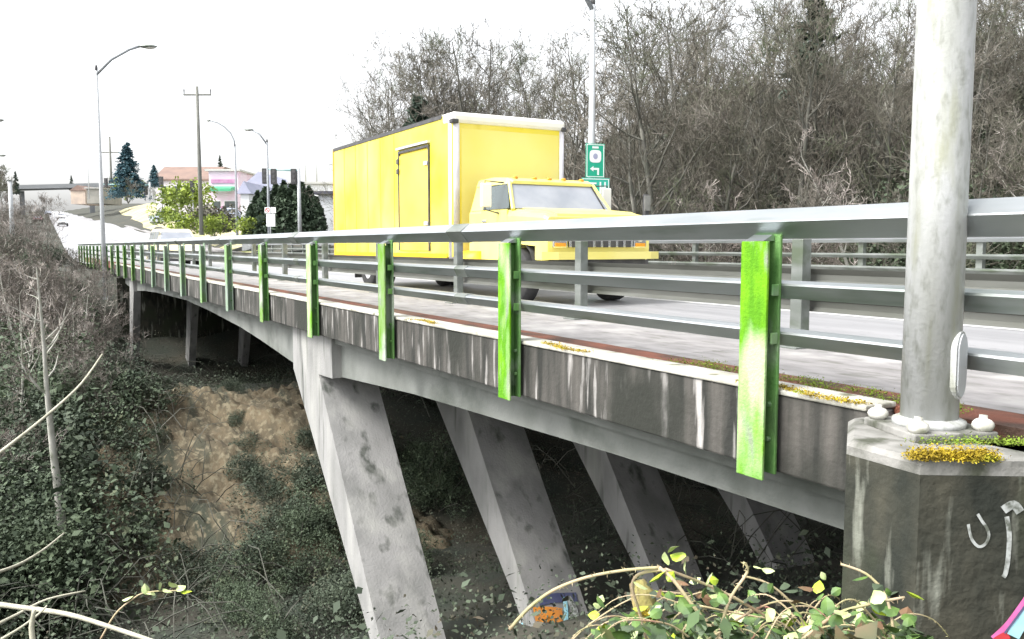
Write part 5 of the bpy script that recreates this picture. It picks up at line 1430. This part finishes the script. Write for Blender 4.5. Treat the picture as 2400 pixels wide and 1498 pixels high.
house('flat-roofed pale building behind the right end of the hedge', 662, 800, 520, 432, 105, 14, WW, RGR, 0, 'building', [(0.1, 0.25, 0.3, 0.7), (0.4, 0.55, 0.3, 0.7)])
house('white wall of a building just left of the truck', 748, 800, 545, 456, 72, 8, WW, mat('dark_eave', (0.05, 0.05, 0.08), (0.08, 0.08, 0.1), rough=0.7), 0, 'building')
house('small tan house under the far firs beside the overpass', 166, 200, 462, 447, 250, 12, mat('tan_wall', (0.55, 0.45, 0.36), (0.4, 0.33, 0.28), rough=0.8, scale=0.5), RB, 1.6, 'house')
house('low dark building right of the tan house', 203, 240, 460, 442, 240, 12, mat('dark_wall', (0.2, 0.2, 0.18), (0.28, 0.27, 0.24), rough=0.8, scale=0.5), RGR, 0, 'building')
# overpass across the hill road
ov0, ov1 = at(34, 448, 300), at(246, 438, 300)
op = thing('overpass', 'thin grey overpass crossing the hill road in the distance', 'bridge', ov0)
dvec = ov1 - ov0
dirv = Vector((dvec.x, dvec.y, 0)).normalized(); sidev = Vector((-dirv.y, dirv.x, 0))
v = []
for e in (-dirv * 14, dvec + dirv * 14):
    for s, z in ((-4, 0), (4, 0), (4, 1.4), (-4, 1.4)):
        v.append(e + sidev * s + Vector((0, 0, z)))
OPM = mat('overpass_concrete', (0.16, 0.17, 0.178), (0.20, 0.21, 0.22), rough=0.9, scale=0.3)
MB().add(v, [(0, 3, 2, 1), (4, 5, 6, 7), (0, 1, 5, 4), (1, 2, 6, 5), (2, 3, 7, 6), (3, 0, 4, 7)]).build('deck', OPM, op)
for u in (0.08, 0.85):
    q = dvec * u
    MB().box(q.x - 0.8, q.x + 0.8, q.y - 0.8, q.y + 0.8, -12, -0.01).build('pier', OPM, op)
# far tree belt
FT = [tree_meshes('belt', 300 + i, BARKD, TWIG, height=8, r0=0.12, lv1=12, lv2=6, lv3=5, lv4=0, start=0.1, spread=0.5, twig=0.04) for i in range(2)]
for i in range(14):
    x = -30 + 75 * (i + rt.random()) / 14 if i < 7 else 240 + 150 * (i - 7 + rt.random()) / 7
    d = rt.uniform(95, 160)
    p = at(x, 480 if i < 7 else 462, d); ty = (385 if i < 7 else 420) + rt.uniform(0, 30)
    h = at(x, ty, d).z - p.z
    tree_thing('far_tree', 'small bare tree at the left edge beside the hill road' if i < 7 else 'small bare tree below the fir beside the hill road', 'tree', FT[i % 2], p - Vector((0, 0, 0.5)), i, (h + 0.5) / 8, 'far trees at the left edge' if i < 7 else 'far trees below the fir')
# hillside bank of dry grass with a driveway beside the hill road
BANK = mat('dry_grass_bank', (0.42, 0.36, 0.27), (0.34, 0.33, 0.16), rough=1.0, scale=0.25, c3=(0.30, 0.36, 0.10), scale3=0.15)
v, f = [], []
tb = np.arange(70, 300, 8.0)
for t in tb:
    a = 17.4 + bend(t)
    for j, (da, dz) in enumerate(((0, 0.2), (3, 1.2), (7, 3.0), (13, 4.6), (26, 5.4), (50, 6.0))):
        v.append((a + da, t, road_z(t) + dz * smooth(70, 110, t) + 0.05))
for i in range(len(tb) - 1):
    for j in range(5):
        f.append((6 * i + j, 6 * i + j + 1, 6 * i + j + 7, 6 * i + j + 6))
tag(MB().add(v, f).build('hillside', BANK, smooth=True), kind='structure')
